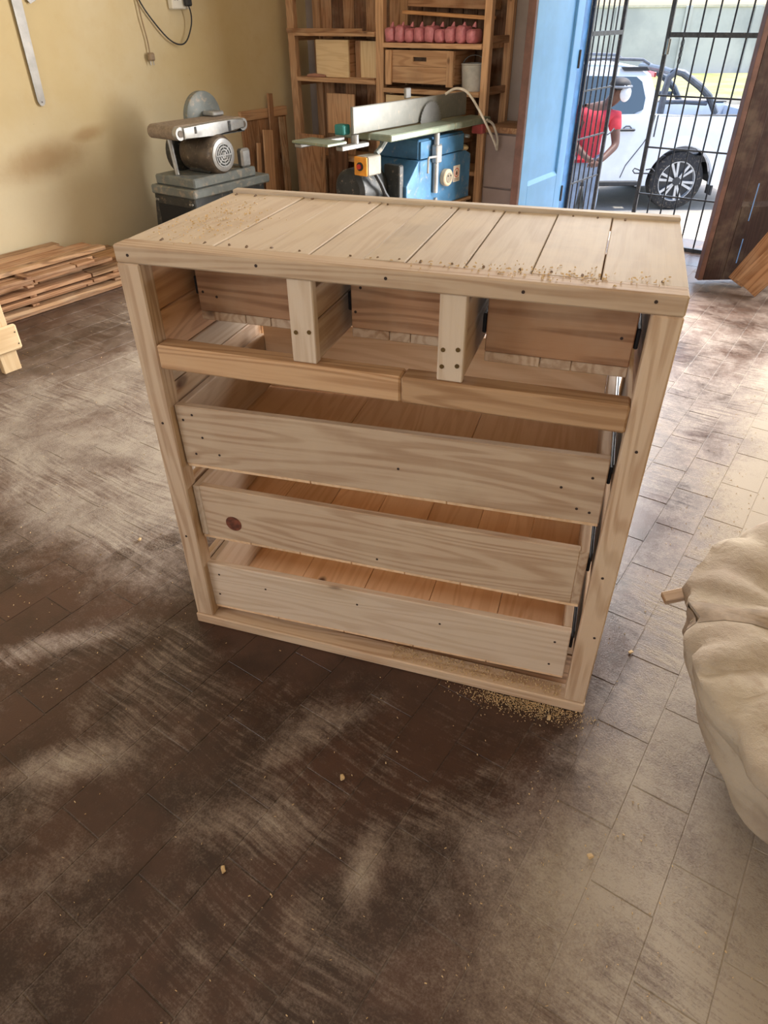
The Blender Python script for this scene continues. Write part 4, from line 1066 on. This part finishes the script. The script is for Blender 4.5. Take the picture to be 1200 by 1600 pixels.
MB().tube(smooth_path(cbl), 0.0075, 8).build('power_cord', plain('cord_white', srgb(214, 206, 192), 0.5), PL, smooth=True)
dm_ = MB().sphere((0, 0, 0), 0.05, 12, 6, (1, 1.2, 0.45)).build('sawdust_heap', plain('sawdust', srgb(214, 190, 146), 0.95, scale=80), None, (-1.17, 3.72, 0.648), smooth=True)
tag(dm_, 'small heap of sawdust on the blue machine', 'sawdust', kind='stuff'); dm_.location = (-1.25, 3.60, 0.632)

# ------------------------------------------------------------------ things on the yellow wall
sq = MB()
th = math.atan2(0.478, 0.02)
rule = [(1.775, 1.62), (1.775, 0.955), (1.785, 0.935), (1.80, 0.930), (1.815, 0.938), (1.822, 0.955), (1.84, 1.62)]
so = MB().prism(rule, XL + 0.012, XL + 0.016, 0, 'X').build('steel_rule', plain('dull_steel', srgb(140, 136, 130), 0.45, 0.4, var=0.1, dust=0.1))
tag(so, 'long grey steel straightedge hanging on the yellow wall', 'straightedge')
MB().prism([(1.84, 1.62), (1.835, 1.46), (1.88, 1.40), (1.93, 1.42), (1.95, 1.50), (1.93, 1.62)], XL + 0.012, XL + 0.018, 0, 'X').build('pivot_plate', _plain['dull_steel'], so)
MB().cyl((XL + 0.002, 1.80, 1.58), (XL + 0.03, 1.80, 1.58), 0.004, n=8).build('nail', M_RUNS, so)
MB().cyl((XL + 0.0115, 1.80, 0.95), (XL + 0.0165, 1.80, 0.95), 0.004, n=8).build('hang_hole', M_HOLE, so)
so2 = thing('wall_socket', 'white twin wall socket with a black plug at the top of the yellow wall', 'socket', (XL + 0.001, 2.92, 1.375))
MB().box((0.0, -0.075, 0.0), (0.045, 0.075, 0.09), 0.006).build('plate', plain('socket_white', srgb(224, 220, 208), 0.4, var=0.03), so2)
for y in (-0.05, -0.03): MB().cyl((0.0452, y, 0.05), (0.047, y, 0.05), 0.005, n=8).build('socket_hole', M_BLACK, so2)
MB().box((0.0455, 0.012, 0.015), (0.085, 0.06, 0.065), 0.008).build('plug', M_BLACK, so2)
MB().tube(smooth_path([(0.065, 0.04, 0.018), (0.06, 0.055, -0.03), (0.05, 0.05, -0.09), (0.04, 0.005, -0.165), (0.03, -0.05, -0.185), (0.025, -0.13, -0.155), (0.02, -0.22, -0.07), (0.018, -0.30, 0.03), (0.015, -0.35, 0.15)]), 0.0045, 7).build('cable', M_BLACK, so2, smooth=True)
pc = thing('hanging_plug', 'dusty plug dangling on a thin cord from the yellow wall', 'plug', (XL + 0.01, 2.62, 1.10))
MB().tube(smooth_path([(0.012, 0.0, 0.05), (0.01, 0.0, 0.12), (0.012, -0.02, 0.25), (0.01, -0.03, 0.45)]), 0.004, 7).build('cord', plain('cord_tan', srgb(150, 126, 96), 0.7), pc, smooth=True)
MB().box((0.0, -0.02, 0.01), (0.035, 0.022, 0.055), 0.008).build('plug_body', plain('plug_tan', srgb(150, 128, 102), 0.6), pc)
for y in (-0.012, 0.012): MB().cyl((0.02, y, -0.012), (0.02, y, 0.012), 0.003, n=6).build('pin', M_AL, pc)

# ------------------------------------------------------------------ timber stack along the left wall
rs = random.Random(11)
z = 0.001
layers = 9
kinds = ['old', 'brown', 'shelf', 'old', 'brown']
for li in range(layers):
    th_ = rs.uniform(0.016, 0.024)
    xx = XL + 0.02
    xend = -2.50 - 0.008 * li - (0.05 if li in (5, 8) else 0) + rs.uniform(-0.02, 0.02)
    row = 0
    while xx < xend - 0.05:
        row += 1
        wd = min(rs.uniform(0.075, 0.11), xend - xx)
        outer = xx + wd > xend - 0.03
        if li < 5: y1 = rs.uniform(1.95, 2.07)
        else: y1 = rs.uniform(1.55, 1.75)
        y0 = rs.uniform(0.1, 0.4)
        cuts = [y0, y1]
        if outer and li < 8: cuts = [y0, rs.uniform(0.95, 1.6), y1]
        for half, (a, b) in enumerate(zip(cuts[:-1], cuts[1:])):
            o = board('plank', (xx, a + 0.008, z), (xx + wd - 0.004, b, z + th_ - 0.001), kinds[rs.randrange(5)], bev=0.0015)
            o.rotation_euler = (0, 0, rs.gauss(0, 0.0012))
            tag(o, 'plank in the wall stack, %s layer up, %s from the wall%s' % (ORD[li], ORD[row - 1], '' if len(cuts) == 2 else (', near half', ', far half')[half]), 'plank', 'planks in the stack by the yellow wall')
        xx += wd
    z += th_
    if li % 2 == 1 and li < 8:
        for y in (0.5, 1.15, 1.7):
            if li >= 5 and y > 1.5: continue
            o = board('spacer_stick', (XL + 0.03, y, z), (-2.54, y + 0.04, z + 0.011), 'brown', bev=0.001)
            tag(o, 'thin spacer stick above the %s layer of the plank stack, %s' % (ORD[li], 'near end' if y < 1 else 'middle' if y < 1.5 else 'far end'), 'stick', 'spacer sticks in the plank stack')
        z += 0.012
# ------------------------------------------------------------------ trestle at the left edge
TR = thing('trestle', 'pale new pine trestle, its foot just in at the left edge', 'trestle', (-1.94, 0.69, 0))
for dx in (0.0, -0.42):
    for dy in (0.0, -0.50):
        board('leg', (-0.03 + dx, -0.085 + dy, 0.0), (dx, dy, 0.78), 'blond', TR)
board('long_rail', (0.0005, -0.62, 0.095), (0.022, 0.028, 0.215), 'blond', TR, 0.012)
board('long_rail', (-0.4725, -0.62, 0.095), (-0.4505, 0.028, 0.215), 'blond', TR, 0.012)
board('stretcher', (-0.419, -0.07, 0.12), (-0.031, -0.03, 0.2), 'blond', TR)
board('stretcher', (-0.419, -0.57, 0.12), (-0.031, -0.53, 0.2), 'blond', TR)
board('top', (-0.48, -0.63, 0.781), (0.03, 0.04, 0.815), 'blond', TR)
for y, z in ((0.012, 0.125), (0.010, 0.18)): MB().cyl((0.0212, y, z), (0.0228, y, z), 0.0035, n=8).build('nail', M_HOLE, TR)

# ------------------------------------------------------------------ planks leaning at the right
for k, (x, y, ang, ln, wd, lab) in enumerate(((0.62, 3.80, 64, 0.95, 0.10, 'brown plank leaning beside the dark door leaf, nearer the door'), (0.72, 3.66, 58, 0.85, 0.15, 'wide brown plank leaning at the right edge, farther from the door'))):
    a = R(ang)
    o = board('plank', (-ln / 2, -0.011, -wd / 2), (ln / 2, 0.011, wd / 2), 'brown')
    o.location = (x + math.cos(a) * ln / 2 - math.sin(a) * wd / 2, y, math.sin(a) * ln / 2 + math.cos(a) * wd / 2 + 0.003)
    o.rotation_euler = (R(-3), -a, 0)
    tag(o, lab, 'plank')

# ------------------------------------------------------------------ sack of shavings at the right
def canvas():
    t = NT('dusty_canvas'); tc = t.n('ShaderNodeTexCoord')
    n1 = t.noise(tc.outputs['Object'], 5, 5, 0.6); n2 = t.noise(tc.outputs['Object'], 38, 4, 0.6)
    weave = t.noise(t.mapping(tc.outputs['Object'], (420, 420, 420)), 1, 1, 0.5)
    col = t.mix(t.smooth(n1, 0.35, 0.65), srgb(160, 144, 126), srgb(182, 168, 148))
    col = t.mix(t.smooth(n2, 0.55, 0.8, 0, 0.5), col, srgb(142, 118, 96))
    t.l(col, t.b.inputs['Base Color']); t.b.inputs['Roughness'].default_value = 0.9
    t.b.inputs['Specular IOR Level'].default_value = 0.15
    t.bump(t.math('ADD', t.math('MULTIPLY', n2, 0.35), t.math('ADD', t.math('MULTIPLY', n1, 0.9), t.math('MULTIPLY', weave, 0.10))), 0.4, 0.02)
    return t.m
M_CAN = canvas()
SK = thing('sack', 'bulging dusty canvas sack of shavings at the right edge', 'sack', (1.615, 0.55, 0))
from mathutils import noise as mnoise
def sack_r(a, h):
    """radius of the sack at turn a and height share h"""
    prof = [(0.0, 0.34), (0.08, 0.385), (0.25, 0.43), (0.5, 0.47), (0.75, 0.50), (0.93, 0.515), (1.0, 0.505)]
    for (h0, r0), (h1, r1) in zip(prof[:-1], prof[1:]):
        if h <= h1: r = r0 + (r1 - r0) * (h - h0) / (h1 - h0); break
    sq_ = 1.0 / (abs(math.cos(a)) ** 4 + abs(math.sin(a)) ** 4) ** 0.25
    kq = 0.10 + 0.12 * h
    r *= 1 - kq + kq * sq_
    p = Vector((math.cos(a) * 1.6, math.sin(a) * 1.6, h * 2.2))
    r *= 1 + 0.05 * mnoise.noise(p) + 0.022 * mnoise.noise(p * 3.1) + 0.016 * mnoise.noise(Vector((math.cos(a) * 5, math.sin(a) * 5, h * 7.0))) + 0.005 * mnoise.noise(Vector((math.cos(a) * 13, math.sin(a) * 13, h * 9.0)))
    r -= 0.022 * (1 - min(1, 5 * abs(mnoise.noise(Vector((math.cos(a) * 3.3 + h, math.sin(a) * 3.3, h * 1.3 + 5)))))) * h
    return r
SKH = 0.315
def sack_pt(j, h, out=0.0):
    # the base lies a little nearer the camera than the mouth: the sack sags that way
    a = 2 * PI * j / NA
    r = sack_r(a, h) + out
    return (r * math.cos(a) + 0.04 * (1 - h), r * math.sin(a) - 0.03 * (1 - h), 0.001 + SKH * h * (1 + 0.05 * mnoise.noise(Vector((math.cos(a) * 2, math.sin(a) * 2, 7)))))
m = MB(); rings = []
NA = 192
hs = [i / 44 for i in range(45)]
for h in hs:
    rings.append([m.bm.verts.new(sack_pt(j, h)) for j in range(NA)])
for i in range(len(rings) - 1):
    for j in range(NA): m.bm.faces.new((rings[i][j], rings[i][(j + 1) % NA], rings[i + 1][(j + 1) % NA], rings[i + 1][j]))
# rolled rim, then the canvas inside down to the fill
for rr, hh in ((0.97, 0.328), (0.90, 0.338), (0.80, 0.343), (0.70, 0.338), (0.665, 0.325), (0.66, 0.28)):
    ring = [m.bm.verts.new((sack_r(2 * PI * j / NA, 1.0) * rr * math.cos(2 * PI * j / NA), sack_r(2 * PI * j / NA, 1.0) * rr * math.sin(2 * PI * j / NA), hh + 0.020 * mnoise.noise(Vector((math.cos(2 * PI * j / NA) * 3, math.sin(2 * PI * j / NA) * 3, rr * 6))) - 0.014 * (1 - min(1, 4 * abs(mnoise.noise(Vector((math.cos(2 * PI * j / NA) * 4, math.sin(2 * PI * j / NA) * 4, rr * 2 + 3)))))))) for j in range(NA)]
    pr_ = rings[-1]
    for j in range(NA): m.bm.faces.new((pr_[j], pr_[(j + 1) % NA], ring[(j + 1) % NA], ring[j]))
    rings.append(ring)
m.bm.faces.new(rings[0][::-1])
shoulder = [[tuple(v.co) for v in r_] for r_ in rings[44:50]]
m.build('canvas_bag', M_CAN, SK, smooth=True, angle=80)
def fill_mat():
    t = NT('wood_shavings'); tc = t.n('ShaderNodeTexCoord')
    n1 = t.noise(tc.outputs['Object'], 60, 5, 0.7)
    t.l(t.mix(t.smooth(n1, 0.35, 0.7), srgb(138, 118, 94), srgb(190, 172, 146)), t.b.inputs['Base Color'])
    t.b.inputs['Roughness'].default_value = 0.95; t.bump(n1, 0.8, 0.02); return t.m
M_FILL = fill_mat()
m = MB(); prev_ = None
for k, rr in enumerate((0.67, 0.5, 0.3, 0.1)):
    ring = [m.bm.verts.new((sack_r(2 * PI * j / 48, 1.0) * rr * math.cos(2 * PI * j / 48), sack_r(2 * PI * j / 48, 1.0) * rr * math.sin(2 * PI * j / 48), 0.27 + 0.022 * k + 0.015 * mnoise.noise(Vector((j * 0.7, k * 2.0, 0))))) for j in range(48)]
    if prev_:
        for j in range(48): m.bm.faces.new((prev_[j], prev_[(j + 1) % 48], ring[(j + 1) % 48], ring[j]))
    prev_ = ring
m.bm.faces.new(prev_)
fo = m.build('shavings_fill', M_FILL, SK, smooth=True)
# sewn seam bands up the side facing the dresser and round the rim
def seam(j0, cols):
    m = MB(); L = []
    for h in hs[1:]:
        jj = j0
        L.append([m.bm.verts.new(sack_pt(jj + k, h, 0.001 if k in (0, cols) else (0.0075 if k in (1, cols - 1) else 0.0045))) for k in range(cols + 1)])
    for i in range(len(L) - 1):
        for k in range(cols): m.bm.faces.new((L[i][k], L[i][k + 1], L[i + 1][k + 1], L[i + 1][k]))
    return m
M_SEAM = plain('seam_canvas', srgb(158, 140, 120), 0.95, var=0.12, scale=24, bump=0.3)
for j0 in (102, 140):
    m = MB()
    L = [[m.bm.verts.new((p[0], p[1], p[2] + (0.001 if k in (0, 4) else 0.005))) for k, p in enumerate(row_[j0:j0 + 5])] for row_ in shoulder]
    for i in range(len(L) - 1):
        for k in range(4): m.bm.faces.new((L[i][k], L[i][k + 1], L[i + 1][k + 1], L[i + 1][k]))
    m.build('shoulder_seam', M_SEAM, SK, smooth=True, angle=80)
for j0 in (102, 140):
    so_ = seam(j0, 4).build('side_seam', M_SEAM, SK, smooth=True, angle=80)
    for i in range(3, 43, 3):
        p = Vector(sack_pt(j0 + 3, hs[i], 0.0085)); q = Vector(sack_pt(j0 + 3, hs[i + 1], 0.0085))
        MB().tube([p, q], 0.0014, 5).build('stitch', plain('stitch_thread', srgb(196, 180, 156), 0.9), so_)
o = board('offcut', (-0.045, -0.014, -0.008), (0.045, 0.014, 0.008), 'pine', bev=0.002); o.location = (1.095, 0.525, 0.268); o.rotation_euler = (R(10), R(-14), R(38))
tag(o, 'short wooden offcut sticking out past the sack rim', 'offcut')
pk = MB().tube(smooth_path([(-0.03, 0.0, 0.0), (-0.01, 0.015, 0.018), (0.02, 0.0, 0.01), (0.05, -0.012, 0.022), (0.08, 0.0, 0.008)], 4), [0.012 + 0.006 * math.sin(i) for i in range(17)], 8).build('pink_rag', plain('pink_cloth', srgb(190, 128, 118), 0.9), None, (1.27, 0.85, 0.352), smooth=True)
tag(pk, 'scrap of pink cloth lying on the sack rim', 'cloth')

# ------------------------------------------------------------------ sawdust, shavings and chips
M_CHIP = plain('chip_wood', srgb(216, 186, 140), 0.85, var=0.1, scale=30)
M_DUST = plain('sawdust', srgb(214, 190, 146), 0.95, scale=80)
rc = random.Random(5)
def flakes(n, place, size, name, parent=None):
    m = MB()
    for _ in range(n):
        p = place()
        if p is None: continue
        x, y, z = p
        L = size * rc.uniform(0.5, 1.6); wd = L * rc.uniform(0.15, 0.5); a = rc.uniform(0, PI); c, s = math.cos(a), math.sin(a)
        t_ = rc.uniform(0.0006, 0.002)
        q = [(-L, -wd), (L, -wd), (L, wd), (-L, wd)]
        lo_ = [m.bm.verts.new((x + u * c - v * s, y + u * s + v * c, z + 0.0003)) for u, v in q]
        hi_ = [m.bm.verts.new((x + u * c * 0.9 - v * s * 0.8, y + u * s * 0.9 + v * c * 0.8, z + t_ + (0.002 if i_ < 2 else 0) * rc.random())) for i_, (u, v) in enumerate(q)]
        m.bm.faces.new(hi_)
        for i_ in range(4): m.bm.faces.new((lo_[i_], lo_[(i_ + 1) % 4], hi_[(i_ + 1) % 4], hi_[i_]))
    return m.build(name, M_CHIP, parent)
RZ = Matrix.Rotation(YAW, 3, 'Z')
def in_dresser(x, y):
    q = RZ.inverted() @ Vector((x, y, 0)); return -0.03 < q.x < W_ + 0.03 and -0.03 < q.y < D_ + 0.03
def on_floor():
    while True:
        k = rc.random()
        if k < 0.45: x, y = rc.uniform(0.95, 1.6), rc.uniform(-0.4, 2.4)
        elif k < 0.8: x, y = rc.uniform(-2.3, 0.0), rc.uniform(-0.6, 2.2)
        else: x, y = rc.uniform(-0.8, 1.6), rc.uniform(-0.75, 0.3)
        if in_dresser(x, y): continue
        if (Vector((x, y)) - Vector((1.615, 0.55))).length < 0.6 or x > 1.55 and False: continue
        return x, y, 0.0008
sd_ = flakes(1600, on_floor, 0.0015, 'sawdust_flakes'); tag(sd_, 'scattered pale sawdust flakes all over the floor', 'sawdust', kind='stuff')
# fine fresh sawdust spilled at the dresser's right front corner
def near_corner():
    u, v = rc.gauss(0.90, 0.075), -0.006 - abs(rc.gauss(0, 0.022))
    q = RZ @ Vector((u, v, 0)); return q.x, q.y, 0.0008 + rc.random() * 0.002
o = flakes(1500, near_corner, 0.0011, 'spilled_sawdust'); tag(o, 'fresh sawdust spilled on the floor at the dresser front corner', 'sawdust', kind='stuff')
# flakes on the dresser top and on its base rail and in the drawers
def on_top():
    u, v = (rc.gauss(0.10, 0.05), rc.gauss(0.22, 0.09)) if rc.random() < 0.6 else (rc.gauss(0.82, 0.12), rc.gauss(0.05, 0.02))
    if not (0.01 < u < 1.02 and 0.01 < v < 0.47): return None
    q = RZ @ Vector((u, v, 0)); return q.x, q.y, 1.0004
o = flakes(420, on_top, 0.0017, 'top_shavings'); tag(o, 'small shavings lying on the dresser top', 'shavings', kind='stuff')
def on_base():
    q = RZ @ Vector((rc.uniform(0.55, 0.975), rc.uniform(0.003, 0.045), 0)); return q.x, q.y, 0.0312
o = flakes(700, on_base, 0.0013, 'base_shavings'); tag(o, 'fine shavings spilled along the dresser base rail', 'shavings', kind='stuff')
# single larger chips that can be told apart
chips = [(977, 1545), (600, 1395), (815, 1130), (190, 1240), (900, 1255), (160, 765), (955, 905), (820, 1120)]
cpos = [((1.33, -0.375), 'pale chip lying alone near the bottom right of the floor'), ((0.62, -0.16), 'pale chip on the dark floor left of the shadow edge'), ((0.93, 0.24), 'pale square chip beside the spilled sawdust'), ((1.13, -0.02), 'small pale chip on the dusty floor right of the dresser'), ((-0.42, 0.14), 'splinter lying by the shoe print left of the dresser'), ((1.02, 0.55), 'chip on the floor beside the dresser right post'), ((0.55, -0.45), 'tiny chip on the dark floor at bottom centre')]
for (x, y), lab in cpos:
    m = MB().box((-0.006, -0.0035, 0), (0.006, 0.0035, 0.005), 0.001, (0, 0, 0))
    for v in m.bm.verts: v.co += Vector((rc.uniform(-.002, .002), rc.uniform(-.002, .002), rc.uniform(0, .002)))
    o = m.build('wood_chip', M_CHIP, None, (x, y, 0.0012), (0, 0, rc.uniform(0, 3)))
    tag(o, lab, 'chip', 'single chips on the floor')
